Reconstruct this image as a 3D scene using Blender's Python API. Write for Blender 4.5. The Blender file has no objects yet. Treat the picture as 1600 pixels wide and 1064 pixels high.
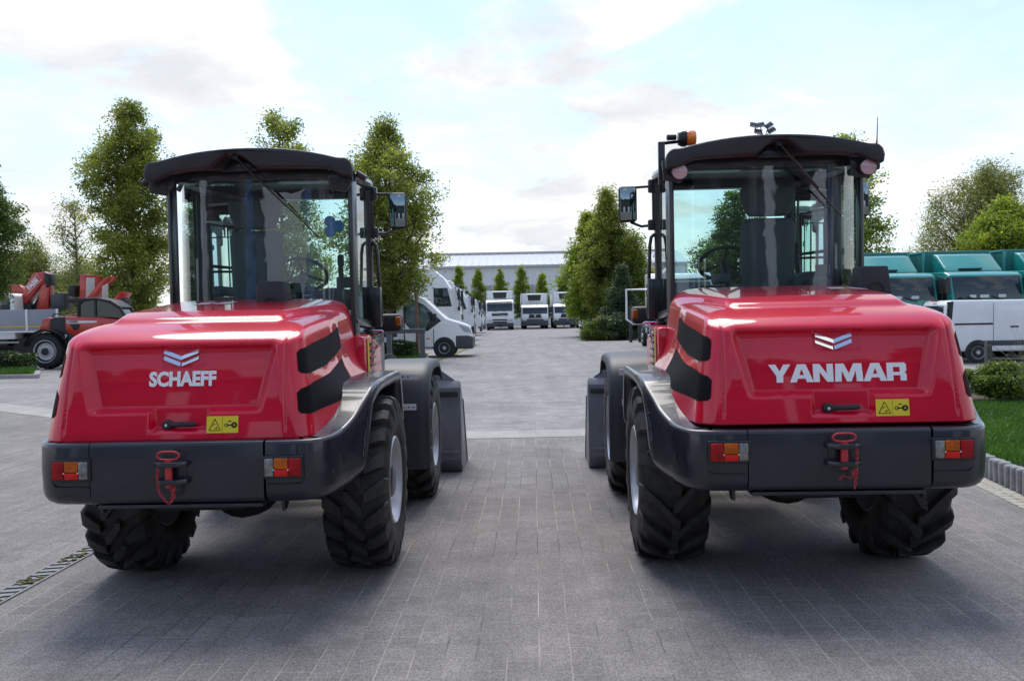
import bpy, bmesh, math, random
import numpy as np
from mathutils import Vector, Matrix, Quaternion
R = math.radians
C = bpy.context.scene.collection
SC = bpy.context.scene

# ---------------------------------------------------------------- camera
FPX, HCAM = 1424.0, 1.6
PITCH, ROLL = math.atan(44 / FPX), math.atan(0.020)
_F = Vector((0, math.cos(PITCH), -math.sin(PITCH)))
_U = Vector((0, math.sin(PITCH), math.cos(PITCH)))
_Rt = Vector((1, 0, 0))
_X = _Rt * math.cos(ROLL) - _U * math.sin(ROLL)
_Y = _Rt * math.sin(ROLL) + _U * math.cos(ROLL)
cam = bpy.data.objects.new('camera', bpy.data.cameras.new('camera'))
C.objects.link(cam)
cam.matrix_world = Matrix(((_X.x, _Y.x, -_F.x, 0), (_X.y, _Y.y, -_F.y, 0), (_X.z, _Y.z, -_F.z, HCAM), (0, 0, 0, 1)))
cam.data.sensor_width = 36
cam.data.lens = 36 * FPX / 1600
cam.data.clip_end = 3000
cam.data.clip_start = 0.05
SC.camera = cam

def at(u, v, y):
    """point at world depth y seen at photo pixel (u, v)"""
    d = _X * ((u - 800) / FPX) + _Y * (-(v - 532) / FPX) + _F
    t = y / d.y
    return Vector((d.x * t, y, HCAM + d.z * t))

def X(u, y):
    return at(u, 490, y).x

def Z(u, v, y):
    return at(u, v, y).z

# ---------------------------------------------------------------- light
SC.view_settings.view_transform = 'Standard'
SC.view_settings.look = 'None'
SC.view_settings.exposure = 0.72
SC.view_settings.gamma = 1.0
SUN_EL, SUN_AZ = R(60), R(-8)          # azimuth from +Y towards +X
sun = bpy.data.objects.new('sun', bpy.data.lights.new('sun', 'SUN'))
C.objects.link(sun)
sun.data.energy = 1.9
sun.data.angle = R(36)
sun.data.color = (1.0, 0.95, 0.88)
_sd = Vector((math.sin(SUN_AZ) * math.cos(SUN_EL), math.cos(SUN_AZ) * math.cos(SUN_EL), math.sin(SUN_EL)))
sun.rotation_euler = _sd.to_track_quat('Z', 'Y').to_euler()

class N:
    """small node-tree helper"""
    def __init__(s, tree):
        s.t = tree; s.t.nodes.clear()
    def __call__(s, typ, ins=None, **kw):
        n = s.t.nodes.new(typ)
        for k, v in kw.items(): setattr(n, k, v)
        for k, v in (ins or {}).items():
            if isinstance(v, bpy.types.NodeSocket): s.t.links.new(v, n.inputs[k])
            else: n.inputs[k].default_value = v
        return n
    def math(s, op, a, b=0.0, clamp=False):
        return s('ShaderNodeMath', {0: a, 1: b}, operation=op, use_clamp=clamp).outputs[0]
    def mix(s, f, a, b, blend='MIX'):
        return s('ShaderNodeMixRGB', {0: f, 1: a, 2: b}, blend_type=blend).outputs[0]
    def ramp(s, f, *stops):
        n = s('ShaderNodeValToRGB', {0: f}); e = n.color_ramp.elements
        while len(e) < len(stops): e.new(0.5)
        for q, (p, c) in zip(e, stops):
            q.position = p; q.color = c if len(c) == 4 else (*c, 1)
        return n.outputs[0]
    def noise(s, scale, detail=4, rough=0.55, vec=None, dist=0.0):
        ins = {'Scale': scale, 'Detail': detail, 'Roughness': rough, 'Distortion': dist}
        if vec is not None: ins['Vector'] = vec
        return s('ShaderNodeTexNoise', ins).outputs['Fac']

def build_world():
    w = bpy.data.worlds.new('World'); SC.world = w; w.use_nodes = True
    n = N(w.node_tree)
    sky = n('ShaderNodeTexSky', sky_type='NISHITA', sun_disc=False, sun_elevation=SUN_EL, sun_rotation=SUN_AZ, air_density=1.0, dust_density=0.6, ozone_density=2.0)
    g = n('ShaderNodeTexCoord').outputs['Generated']
    xyz = n('ShaderNodeSeparateXYZ', {0: g})
    zz = n.math('ADD', n.math('MAXIMUM', xyz.outputs[2], 0.0), 0.22)
    u = n.math('DIVIDE', xyz.outputs[0], zz); v = n.math('DIVIDE', xyz.outputs[1], zz)
    p = n('ShaderNodeCombineXYZ', {0: n.math('ADD', u, 3.4), 1: n.math('ADD', v, 1.7), 2: 0.37}).outputs[0]
    a = n.noise(1.5, 9, 0.58, p, 0.35)
    b = n.noise(3.2, 7, 0.6, p, 0.2)
    mask = n.ramp(n.math('ADD', n.math('MULTIPLY', a, 0.8), n.math('MULTIPLY', b, 0.2)), (0.47, (0, 0, 0)), (0.565, (1, 1, 1)))
    # pale veil: everything low down goes milky
    low = n.ramp(xyz.outputs[2], (0.0, (0.85, 0.85, 0.85)), (0.40, (0.10, 0.10, 0.10)))
    m = n.math('MAXIMUM', mask, low)
    shade = n.ramp(n.noise(2.3, 8, 0.6, p, 0.4), (0.36, (5.0, 5.2, 5.5)), (0.46, (5.7, 5.78, 5.9)), (0.54, (6.5, 6.5, 6.5)))
    blue = n.mix(1.0, sky.outputs[0], (1.34, 1.41, 1.50, 1), 'MULTIPLY')
    col = n.mix(m, blue, shade)
    bg = n('ShaderNodeBackground', {'Color': col, 'Strength': 0.1})
    n('ShaderNodeOutputWorld', {'Surface': bg.outputs[0]})
build_world()

# ---------------------------------------------------------------- materials
MATS = {}
def mat(name, col, rough=0.5, metal=0.0, coat=0.0, var=0.0, vscale=6.0, bump=0.0, bscale=60.0, rvar=0.0, emit=None, spec=0.5, trans=0.0, coatr=0.04):
    if name in MATS: return MATS[name]
    m = bpy.data.materials.new(name); m.use_nodes = True
    n = N(m.node_tree)
    b = n('ShaderNodeBsdfPrincipled', {'Roughness': rough, 'Metallic': metal, 'Coat Weight': coat, 'Coat Roughness': coatr, 'Specular IOR Level': spec, 'Transmission Weight': trans})
    pos = n('ShaderNodeTexCoord').outputs['Object']
    c4 = (*col, 1)
    if var:
        f = n.noise(vscale, 6, 0.6, pos)
        f2 = n.ramp(f, (0.3, (1 - var,) * 3), (0.7, (1 + var,) * 3))
        n.t.links.new(n.mix(1.0, c4, f2, 'MULTIPLY'), b.inputs['Base Color'])
    else: b.inputs['Base Color'].default_value = c4
    if rvar:
        f = n.noise(vscale * 1.7, 5, 0.6, pos)
        n.t.links.new(n.ramp(f, (0.3, (max(0, rough - rvar),) * 3), (0.7, (min(1, rough + rvar),) * 3)), b.inputs['Roughness'])
    if bump:
        h = n.noise(bscale, 3, 0.6, pos)
        n.t.links.new(n('ShaderNodeBump', {'Strength': bump, 'Distance': 0.003, 'Height': h}).outputs[0], b.inputs['Normal'])
    if emit:
        b.inputs['Emission Color'].default_value = c4; b.inputs['Emission Strength'].default_value = emit
    n('ShaderNodeOutputMaterial', {'Surface': b.outputs[0]})
    MATS[name] = m
    return m

def glass_mat(name, tint, refl=0.09, streak=0.0, seed=0.0):
    if name in MATS: return MATS[name]
    m = bpy.data.materials.new(name); m.use_nodes = True
    n = N(m.node_tree)
    tr = n('ShaderNodeBsdfTransparent', {0: (*tint, 1)})
    gl = n('ShaderNodeBsdfGlossy', {'Color': (1, 1, 1, 1), 'Roughness': 0.015})
    fr = n.math('ADD', n.math('MULTIPLY', n('ShaderNodeFresnel', {'IOR': 1.5}).outputs[0], 1.0), refl, True)
    if streak:
        pos = n('ShaderNodeTexCoord').outputs['Object']
        wob = n('ShaderNodeBump', {'Strength': 0.06, 'Distance': 0.01, 'Height': n.noise(5, 2, 0.5, pos)})
        n.t.links.new(wob.outputs[0], gl.inputs['Normal'])
    out = n('ShaderNodeMixShader', {0: fr, 1: tr.outputs[0], 2: gl.outputs[0]}).outputs[0]
    if streak:
        mp = n('ShaderNodeMapping', {'Vector': pos, 'Location': (seed, seed, 0), 'Scale': (34, 34, 1.6)}).outputs[0]
        s = n.noise(1.0, 6, 0.65, mp)
        mp2 = n('ShaderNodeMapping', {'Vector': pos, 'Location': (seed + 4, 0, 0), 'Scale': (5.0, 5.0, 0.25)}).outputs[0]
        big = n.ramp(n.noise(1.0, 2, 0.5, mp2), (0.48, (0, 0, 0)), (0.62, (1, 1, 1)))
        k = n.math('MULTIPLY', n.ramp(s, (0.42, (0.12, 0.12, 0.12)), (0.75, (1, 1, 1))), big)
        k = n.math('MULTIPLY', k, streak)
        df = n('ShaderNodeBsdfDiffuse', {0: (0.62, 0.68, 0.74, 1)})
        out = n('ShaderNodeMixShader', {0: k, 1: out, 2: df.outputs[0]}).outputs[0]
    n('ShaderNodeOutputMaterial', {'Surface': out})
    MATS[name] = m
    return m

def leaf_mat(name, a, b, c, trans=0.35):
    if name in MATS: return MATS[name]
    m = bpy.data.materials.new(name); m.use_nodes = True
    n = N(m.node_tree)
    r = n('ShaderNodeNewGeometry').outputs['Random Per Island']
    col = n.ramp(r, (0.0, a), (0.55, b), (1.0, c))
    big = n.ramp(n.noise(0.7, 3, 0.5, n('ShaderNodeTexCoord').outputs['Object']), (0.35, (0.75, 0.8, 0.8)), (0.65, (1.2, 1.15, 1.0)))
    col = n.mix(1.0, col, big, 'MULTIPLY')
    d = n('ShaderNodeBsdfPrincipled', {'Base Color': col, 'Roughness': 0.45, 'Specular IOR Level': 0.4})
    t = n('ShaderNodeBsdfTranslucent', {0: n.mix(1.0, col, (1.5, 1.5, 0.7, 1), 'MULTIPLY')})
    n('ShaderNodeOutputMaterial', {'Surface': n('ShaderNodeMixShader', {0: trans, 1: d.outputs[0], 2: t.outputs[0]}).outputs[0]})
    MATS[name] = m
    return m

def paving_mat(name, base, joint, col_w, row_l, rot, jsize=0.004, jstr=0.8, speck=0.35, stain=0.25, tone=0.22, spk=170):
    m = bpy.data.materials.new(name); m.use_nodes = True
    n = N(m.node_tree)
    pos = n('ShaderNodeTexCoord').outputs['Object']
    mp = n('ShaderNodeMapping', {'Vector': pos, 'Rotation': (0, 0, rot)}).outputs[0]
    wob = n('ShaderNodeTexNoise', {'Vector': pos, 'Scale': 2.5, 'Detail': 2.0})
    mp = n('ShaderNodeMixRGB', {0: 0.012, 1: mp, 2: wob.outputs['Color']}, blend_type='ADD').outputs[0]
    br = n('ShaderNodeTexBrick', {'Vector': mp, 'Color1': (1 - tone,) * 3 + (1,), 'Color2': (1 + tone * 0.6,) * 3 + (1,), 'Mortar': (1, 1, 1, 1), 'Scale': 1.0, 'Mortar Size': jsize, 'Mortar Smooth': 0.4, 'Bias': 0.0, 'Brick Width': row_l, 'Row Height': col_w}, offset=0.37, offset_frequency=2, squash=1.25, squash_frequency=3)
    st = n.ramp(n.noise(0.55, 6, 0.62, pos), (0.3, (1 - stain,) * 3), (0.7, (1 + stain,) * 3))
    st2 = n.ramp(n.noise(3.3, 6, 0.65, pos), (0.3, (1 - stain * .6,) * 3), (0.7, (1 + stain * .6,) * 3))
    sp = n.ramp(n.noise(spk, 2, 0.75, pos), (0.35, (1 - speck,) * 3), (0.5, (1, 1, 1)), (0.68, (1 + speck * 1.5,) * 3))
    c = n.mix(1.0, (*base, 1), br.outputs['Color'], 'MULTIPLY')
    trk = n.ramp(n.noise(1.0, 4, 0.6, n('ShaderNodeMapping', {'Vector': pos, 'Scale': (2.6, 0.16, 1)}).outputs[0]), (0.34, (1 - stain * .7,) * 3), (0.62, (1 + stain * .45,) * 3))
    for k in (st, st2, sp, trk): c = n.mix(1.0, c, k, 'MULTIPLY')
    # scuffs: scattered pale chalky patches
    sc = n.ramp(n.noise(1.9, 8, 0.75, pos, 0.8), (0.58, (0, 0, 0)), (0.72, (0.4, 0.4, 0.4)))
    c = n.mix(sc, c, (*[min(1, x * 1.9) for x in base], 1))
    oil = n.ramp(n.noise(0.9, 5, 0.6, n('ShaderNodeMapping', {'Vector': pos, 'Location': (31, 7, 0)}).outputs[0], 0.5), (0.64, (0, 0, 0)), (0.72, (0.4, 0.4, 0.4)))
    c = n.mix(oil, c, (*[x * 0.45 for x in base], 1))
    sep = n('ShaderNodeSeparateXYZ', {0: mp}).outputs[1]
    fr = n.math('FRACT', n.math('DIVIDE', sep, col_w))
    ln = n.math('GREATER_THAN', n.math('ABSOLUTE', n.math('SUBTRACT', fr, 0.5)), 0.5 - jsize * 0.62 / col_w)
    cross = n.math('MULTIPLY', br.outputs['Fac'], n.ramp(n.noise(2.4, 4, 0.7, n('ShaderNodeMapping', {'Vector': pos, 'Location': (50, 3, 0)}).outputs[0]), (0.42, (.30,) * 3), (0.6, (.9,) * 3)))
    jm = n.math('MULTIPLY', n.math('MULTIPLY', n.math('MAXIMUM', cross, ln), jstr), n.ramp(n.noise(1.6, 5, 0.7, pos), (0.36, (0.1, 0.1, 0.1)), (0.6, (1, 1, 1))))
    jc = n.mix(n.ramp(n.noise(0.8, 3, 0.5, n('ShaderNodeMapping', {'Vector': pos, 'Location': (5, 77, 0)}).outputs[0]), (0.42, (0, 0, 0)), (0.55, (1, 1, 1))), (0.03, 0.03, 0.032, 1), (*joint, 1))
    c = n.mix(jm, c, jc)
    b = n('ShaderNodeBsdfPrincipled', {'Base Color': c, 'Roughness': 0.85, 'Specular IOR Level': 0.3})
    hgt = n.math('SUBTRACT', n.math('MULTIPLY', n.noise(170, 2, 0.7, pos), 0.35), br.outputs['Fac'])
    n.t.links.new(n('ShaderNodeBump', {'Strength': 0.5, 'Distance': 0.004, 'Height': hgt}).outputs[0], b.inputs['Normal'])
    n('ShaderNodeOutputMaterial', {'Surface': b.outputs[0]})
    return m

# ---------------------------------------------------------------- mesh helpers
class MB:
    def __init__(s): s.v = []; s.f = []; s.m = []; s.sm = []
    def add(s, vs, fs, mi=0, smooth=True):
        o = len(s.v); s.v.extend(tuple(map(float, p)) for p in vs)
        for f in fs:
            s.f.append(tuple(i + o for i in f)); s.m.append(mi); s.sm.append(smooth)
        return s
    def bm(s, bm, mi=0, M=None):
        if M is not None: bmesh.ops.transform(bm, matrix=M, verts=bm.verts)
        bm.verts.index_update()
        s.add([v.co for v in bm.verts], [[v.index for v in f.verts] for f in bm.faces], mi); bm.free(); return s
    def box(s, c, d, mi=0, bev=0.0, seg=2, rot=None):
        bm = bmesh.new(); bmesh.ops.create_cube(bm, size=1)
        bmesh.ops.scale(bm, vec=d, verts=bm.verts)
        if bev: bmesh.ops.bevel(bm, geom=bm.edges[:], offset=min(bev, min(d) * .49), segments=seg, profile=0.5, affect='EDGES')
        M = Matrix.Translation(c)
        if rot is not None: M = M @ (rot if isinstance(rot, Matrix) else Matrix.Rotation(rot, 4, 'Z'))
        return s.bm(bm, mi, M)
    def prism(s, pts, axis, a, b, mi=0, bev=0.0, seg=2):
        """2D outline extruded from a to b along axis; outline is (y,z) for x, (x,z) for y, (x,y) for z"""
        def P(p, t): return (t, p[0], p[1]) if axis == 'x' else (p[0], t, p[1]) if axis == 'y' else (p[0], p[1], t)
        bm = bmesh.new(); n = len(pts)
        A = [bm.verts.new(P(p, a)) for p in pts]; B = [bm.verts.new(P(p, b)) for p in pts]
        bm.faces.new(A); bm.faces.new(B[::-1])
        for i in range(n): bm.faces.new((A[i], B[i], B[(i + 1) % n], A[(i + 1) % n]))
        bmesh.ops.recalc_face_normals(bm, faces=bm.faces)
        if bev: bmesh.ops.bevel(bm, geom=bm.edges[:], offset=bev, segments=seg, profile=0.5, affect='EDGES')
        return s.bm(bm, mi)
    def tube(s, path, r, n=8, mi=0, closed=False, cap=True):
        P = [Vector(p) for p in path]; k = len(P)
        rr = r if isinstance(r, (list, tuple)) else [r] * k
        vs = []; up = None
        for i in range(k):
            t = (P[(i + 1) % k] - P[i - 1]) if closed else (P[min(i + 1, k - 1)] - P[max(i - 1, 0)])
            t = t.normalized() if t.length > 1e-9 else Vector((0, 0, 1))
            if up is None: up = t.orthogonal().normalized()
            up = (up - t * up.dot(t)); up = up.normalized() if up.length > 1e-6 else t.orthogonal().normalized()
            w = t.cross(up)
            for j in range(n):
                a = 2 * math.pi * j / n
                vs.append(P[i] + (up * math.cos(a) + w * math.sin(a)) * rr[i])
        fs = []
        for i in range(k if closed else k - 1):
            q = (i + 1) % k
            for j in range(n): fs.append((i * n + j, i * n + (j + 1) % n, q * n + (j + 1) % n, q * n + j))
        if cap and not closed: fs += [tuple(range(n - 1, -1, -1)), tuple(range((k - 1) * n, k * n))]
        return s.add(vs, fs, mi)
    def cyl(s, p0, p1, r, n=16, mi=0, r2=None): return s.tube([p0, p1], [r, r if r2 is None else r2], n, mi)
    def lathe(s, prof, axis='z', c=(0, 0, 0), n=24, mi=0, closed=False):
        """prof: (radius, along-axis)"""
        vs = []; k = len(prof)
        for (r, h) in prof:
            for j in range(n):
                a = 2 * math.pi * j / n; ca, sa = r * math.cos(a), r * math.sin(a)
                p = (h, ca, sa) if axis == 'x' else (sa, h, ca) if axis == 'y' else (ca, sa, h)
                vs.append((p[0] + c[0], p[1] + c[1], p[2] + c[2]))
        fs = [(i * n + j, i * n + (j + 1) % n, (i + 1) % k * n + (j + 1) % n, (i + 1) % k * n + j) for i in range(k if closed else k - 1) for j in range(n)]
        return s.add(vs, fs, mi)
    def sheet(s, pts, mi=0): return s.add(pts, [tuple(range(len(pts)))], mi, False)
    def grid(s, G, mi=0, flip=False):
        r, c = len(G), len(G[0])
        fs = [((i * c + j), (i * c + j + 1), ((i + 1) * c + j + 1), ((i + 1) * c + j)) for i in range(r - 1) for j in range(c - 1)]
        if flip: fs = [f[::-1] for f in fs]
        return s.add([p for row in G for p in row], fs, mi)
    def build(s, name, mats, parent=None, loc=(0, 0, 0), sharp=38, recalc=True, rot=None):
        me = bpy.data.meshes.new(name); me.from_pydata(s.v, [], s.f)
        mats = mats if isinstance(mats, (list, tuple)) else [mats]
        for m in mats: me.materials.append(m)
        me.polygons.foreach_set('material_index', s.m)
        me.polygons.foreach_set('use_smooth', s.sm)
        if recalc:
            bm = bmesh.new(); bm.from_mesh(me); bmesh.ops.recalc_face_normals(bm, faces=bm.faces); bm.to_mesh(me); bm.free()
        me.set_sharp_from_angle(angle=R(sharp))
        o = bpy.data.objects.new(name, me); C.objects.link(o); o.location = loc
        if rot is not None: o.rotation_euler = rot
        if parent is not None: o.parent = parent
        return o

def tag(o, label=None, cat=None, group=None, kind=None):
    if label: o['label'] = label
    if cat: o['category'] = cat
    if group: o['group'] = group
    if kind: o['kind'] = kind
    return o

def thing(name, label, cat, loc=(0, 0, 0), rz=0.0, group=None):
    o = bpy.data.objects.new(name, None); C.objects.link(o)
    o.location = loc; o.rotation_euler = (0, 0, rz); o.empty_display_size = 0.2
    return tag(o, label, cat, group)

def copy_tree(o, parent=None):
    c = o.copy(); C.objects.link(c)
    if parent is not None: c.parent = parent
    for ch in list(o.children): copy_tree(ch, c)
    return c

def dup(o, loc, rz, label, group=None, scale=None):
    c = copy_tree(o); c.location = loc; c.rotation_euler = (0, 0, rz); c['label'] = label
    if group: c['group'] = group
    if scale: c.scale = scale
    return c

def text_mb(txt, size, bold=0.0, sx=1.0, depth=0.002, M=Matrix.Identity(4), mi=0):
    cu = bpy.data.curves.new('lettering', 'FONT'); cu.body = txt; cu.size = size; cu.offset = bold; cu.extrude = depth
    cu.align_x = 'CENTER'; cu.align_y = 'CENTER'; cu.resolution_u = 3
    o = bpy.data.objects.new('lettering', cu); C.objects.link(o)
    dg = bpy.context.evaluated_depsgraph_get()
    me = o.evaluated_get(dg).to_mesh()
    S = M @ Matrix.Diagonal((sx, 1, 1, 1))
    b = MB(); b.add([S @ v.co for v in me.vertices], [tuple(p.vertices) for p in me.polygons], mi, False)
    o.evaluated_get(dg).to_mesh_clear(); bpy.data.objects.remove(o); bpy.data.curves.remove(cu)
    return b

def smooth(x): x = np.clip(x, 0, 1); return x * x * (3 - 2 * x)

class Body:
    """rounded solid bounded by a list of surfaces: (function of (x,y,z) that is > 0 outside, fillet radius)"""
    def __init__(s, surf, c): s.surf = surf; s.c = np.array(c, float)
    def f(s, p):
        x, y, z = p[..., 0], p[..., 1], p[..., 2]; q = 0
        for fn, r in s.surf: q = q + np.maximum(fn(x, y, z) / r + 1, 0) ** 2
        return np.sqrt(q) - 1
    def hit(s, o, d, tmax=6.0):
        o = np.asarray(o, float); d = np.asarray(d, float)
        lo = np.zeros(d.shape[:-1]); hi = np.full(d.shape[:-1], tmax)
        for _ in range(40):
            m = (lo + hi) / 2; out = s.f(o + d * m[..., None]) > 0
            hi = np.where(out, m, hi); lo = np.where(out, lo, m)
        return o + d * ((lo + hi) / 2)[..., None]
    def mesh(s, mb, h, res, mi=0):
        hx, hy, hz = h; nx, ny, nz = res
        for ax, sg in ((0, 1), (0, -1), (1, 1), (1, -1), (2, 1), (2, -1)):
            o = [i for i in (0, 1, 2) if i != ax]
            A, B = np.meshgrid(np.linspace(-1, 1, res[o[0]] + 1), np.linspace(-1, 1, res[o[1]] + 1), indexing='ij')
            d = np.zeros(A.shape + (3,)); d[..., o[0]] = A * h[o[0]]; d[..., o[1]] = B * h[o[1]]; d[..., ax] = sg * h[ax]
            G = s.hit(s.c, d)
            mb.grid([[tuple(p) for p in row] for row in G], mi)
        return mb

def weld(o, dist=1e-5):
    bm = bmesh.new(); bm.from_mesh(o.data); bmesh.ops.remove_doubles(bm, verts=bm.verts, dist=dist)
    bmesh.ops.recalc_face_normals(bm, faces=bm.faces); bm.to_mesh(o.data); bm.free()
    o.data.set_sharp_from_angle(angle=R(60)); return o

def fast_mesh(name, V, F, mats, mi=None, parent=None):
    me = bpy.data.meshes.new(name); V = np.asarray(V, np.float32); F = np.asarray(F, np.int32); k = F.shape[1]
    me.vertices.add(len(V)); me.vertices.foreach_set('co', V.ravel())
    me.loops.add(F.size); me.loops.foreach_set('vertex_index', F.ravel())
    me.polygons.add(len(F)); me.polygons.foreach_set('loop_start', np.arange(0, F.size, k, dtype=np.int32)); me.polygons.foreach_set('loop_total', np.full(len(F), k, np.int32))
    for m in (mats if isinstance(mats, (list, tuple)) else [mats]): me.materials.append(m)
    me.update(calc_edges=True); me.validate()
    o = bpy.data.objects.new(name, me); C.objects.link(o)
    if parent is not None: o.parent = parent
    return o

def interp(st, n):
    """Catmull-Rom through a list of equal-length tuples"""
    st = [np.array(a, float) for a in st]; out = []
    for i in range(len(st) - 1):
        p0, p1, p2, p3 = st[max(i - 1, 0)], st[i], st[i + 1], st[min(i + 2, len(st) - 1)]
        for k in range(n):
            t = k / n
            out.append(0.5 * (2 * p1 + (p2 - p0) * t + (2 * p0 - 5 * p1 + 4 * p2 - p3) * t * t + (3 * p1 - p0 - 3 * p2 + p3) * t ** 3))
    out.append(st[-1]); return out
# ================================================================ ground
def zg(x, y):
    s = lambda t: max(0, min(1, t)) ** 2 * (3 - 2 * max(0, min(1, t)))
    return -0.27 * s((x - 6) / 8) * s((y - 15) / 7)
RZ = math.atan(35 / FPX)
FARP = paving_mat('paving_pale', (0.245, 0.238, 0.231), (0.32, 0.30, 0.25), 0.20, 0.20, RZ, 0.007, 0.5, 0.2, 0.16, 0.16)
NEARP = paving_mat('paving_dark', (0.194, 0.180, 0.171), (0.46, 0.42, 0.34), 0.146, 0.165, R(90) + RZ, 0.0040, 0.85, 0.50, 0.18, 0.10, 150)
STRIP = paving_mat('paving_strip', (0.32, 0.31, 0.285), (0.34, 0.32, 0.27), 0.6, 0.6, RZ, 0.004, 0.3, 0.25, 0.12, 0.05)

def ground_sheet():
    b = MB(); xs = sorted(set([-400, -150, -60, -30, -12, 60, 150, 400] + list(np.linspace(-8, 30, 39)))); ys = sorted(set([-60, -20, -5, 0, 5, 60, 90, 150, 300, 700] + list(np.linspace(8, 40, 33))))
    b.grid([[(x, y, zg(x, y)) for x in xs] for y in ys])
    tag(b.build('ground', FARP), kind='structure')
    b = MB(); b.sheet([(-16, -12, .004), (14, -12, .004), (14, 7.0, .004), (8.5, 11.75, .004), (.2, 11.55, .004), (-3.2, 11.5, .004), (-9.3, 16.4, .004), (-16, 21.5, .004)])
    tag(b.build('paving', NEARP), kind='structure')
    b = MB(); top = [(8.5, 12.35), (.2, 12.25), (-2.95, 12.2), (-9.0, 17.1), (-16, 22.3)]; bot = [(8.5, 11.75), (.2, 11.55), (-3.2, 11.5), (-9.3, 16.4), (-16, 21.5)]
    b.grid([[(x, y, .008) for x, y in top], [(x, y, .008) for x, y in bot]])
    tag(b.build('paving_strip', STRIP), kind='structure')
    # mossy seam across the far yard
    mo = mat('moss', (.13, .12, .035), .95, var=.5, vscale=3)
    b = MB(); P = [at(u, v, 1) for u, v in ((600, 592), (640, 577), (700, 557), (745, 538))]
    pts = []
    for u, v in ((590, 597), (640, 577), (700, 557), (745, 538)):
        d = 2278 / (v - (488 - .02 * (u - 800))); pts.append((X(u, d), d))
    b.grid([[(x - .12, y, .006) for x, y in pts], [(x + .12, y + .15, .006) for x, y in pts]])
    tag(b.build('path_seam', mo), kind='structure')
ground_sheet()

CONC = mat('kerb_concrete', (.30, .29, .28), .85, var=.25, vscale=5, bump=.4, bscale=120)
EDGE = mat('edging_concrete', (.27, .27, .275), .85, var=.3, vscale=9, bump=.5, bscale=150)
TURF = mat('turf', (.045, .095, .018), .9, var=.4, vscale=3)
SOIL = mat('bark_mulch', (.075, .045, .03), .95, var=.5, vscale=14, bump=.8, bscale=50)
BLADE = leaf_mat('grass_blades', (.035, .10, .012), (.06, .15, .02), (.11, .20, .04), .3)

def drain():
    b = MB(); gal = mat('galvanised', (.19, .195, .20), .5, metal=.4, var=.2, vscale=8)
    root = thing('drain_channel', 'slotted metal drain channel let into the dark paving at left', 'drain', (-3.13, 0, .004), -RZ)
    for s in (-.068, .068): b.box((s, 4.4, .003), (.018, 4.3, .012), 0, .002)
    b.box((0, 4.4, -.001), (.12, 4.3, .006), 1)
    for i in range(50): b.box((0, 2.3 + i * .085, .005), (.114, .042, .008), 0, 0, 1, R(14))
    b.build('grate', [gal, mat('drain_dark', (.10, .097, .09), .9)], root)
    m = MB(); rr = random.Random(4)
    for i in range(60):
        y = rr.choice([5.1, 5.55, 6.1, 6.35]) + rr.gauss(0, .08); m.box((rr.uniform(-.06, .06), y, .011), (.02, .03, .006), 0, 0, 1, rr.random() * 3)
    tag(m.build('moss', mat('moss', (.13, .12, .035), .95), root), kind='stuff')
drain()

def blades(name, poly_fn, n, h, z, par=None, seed=1, sheet=None, mats=None):
    rg = np.random.default_rng(seed); P = poly_fn(rg, n); k = len(P)
    a = rg.uniform(0, 2 * np.pi, k); hh = h * rg.uniform(.5, 1.25, k); w = .0035 + .1 * h * rg.uniform(.5, 1, k)
    le = np.stack([np.cos(a), np.sin(a)], 1); lean = rg.normal(0, .45, (k, 2)) * hh[:, None]
    V = np.zeros((k, 4, 3)); V[:, 0, :2] = P - le * w[:, None]; V[:, 1, :2] = P + le * w[:, None]
    V[:, 2, :2] = P + lean + le * w[:, None] * .25; V[:, 3, :2] = P + lean - le * w[:, None] * .25
    V[:, :2, 2] = z; V[:, 2:, 2] = z + hh[:, None]
    V = V.reshape(-1, 3); F = np.arange(4 * k).reshape(-1, 4); mi = None
    return fast_mesh(name, V, F, mats or [BLADE], None, par)

def quad_region(a, b, c, d):
    def fn(rg, n):
        s, t = rg.uniform(0, 1, n), rg.uniform(0, 1, n)
        q = [np.array(p) for p in (a, b, c, d)]
        return (q[0] * ((1 - s) * (1 - t))[:, None] + q[1] * (s * (1 - t))[:, None] + q[2] * (s * t)[:, None] + q[3] * ((1 - s) * t)[:, None])
    return fn

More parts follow.
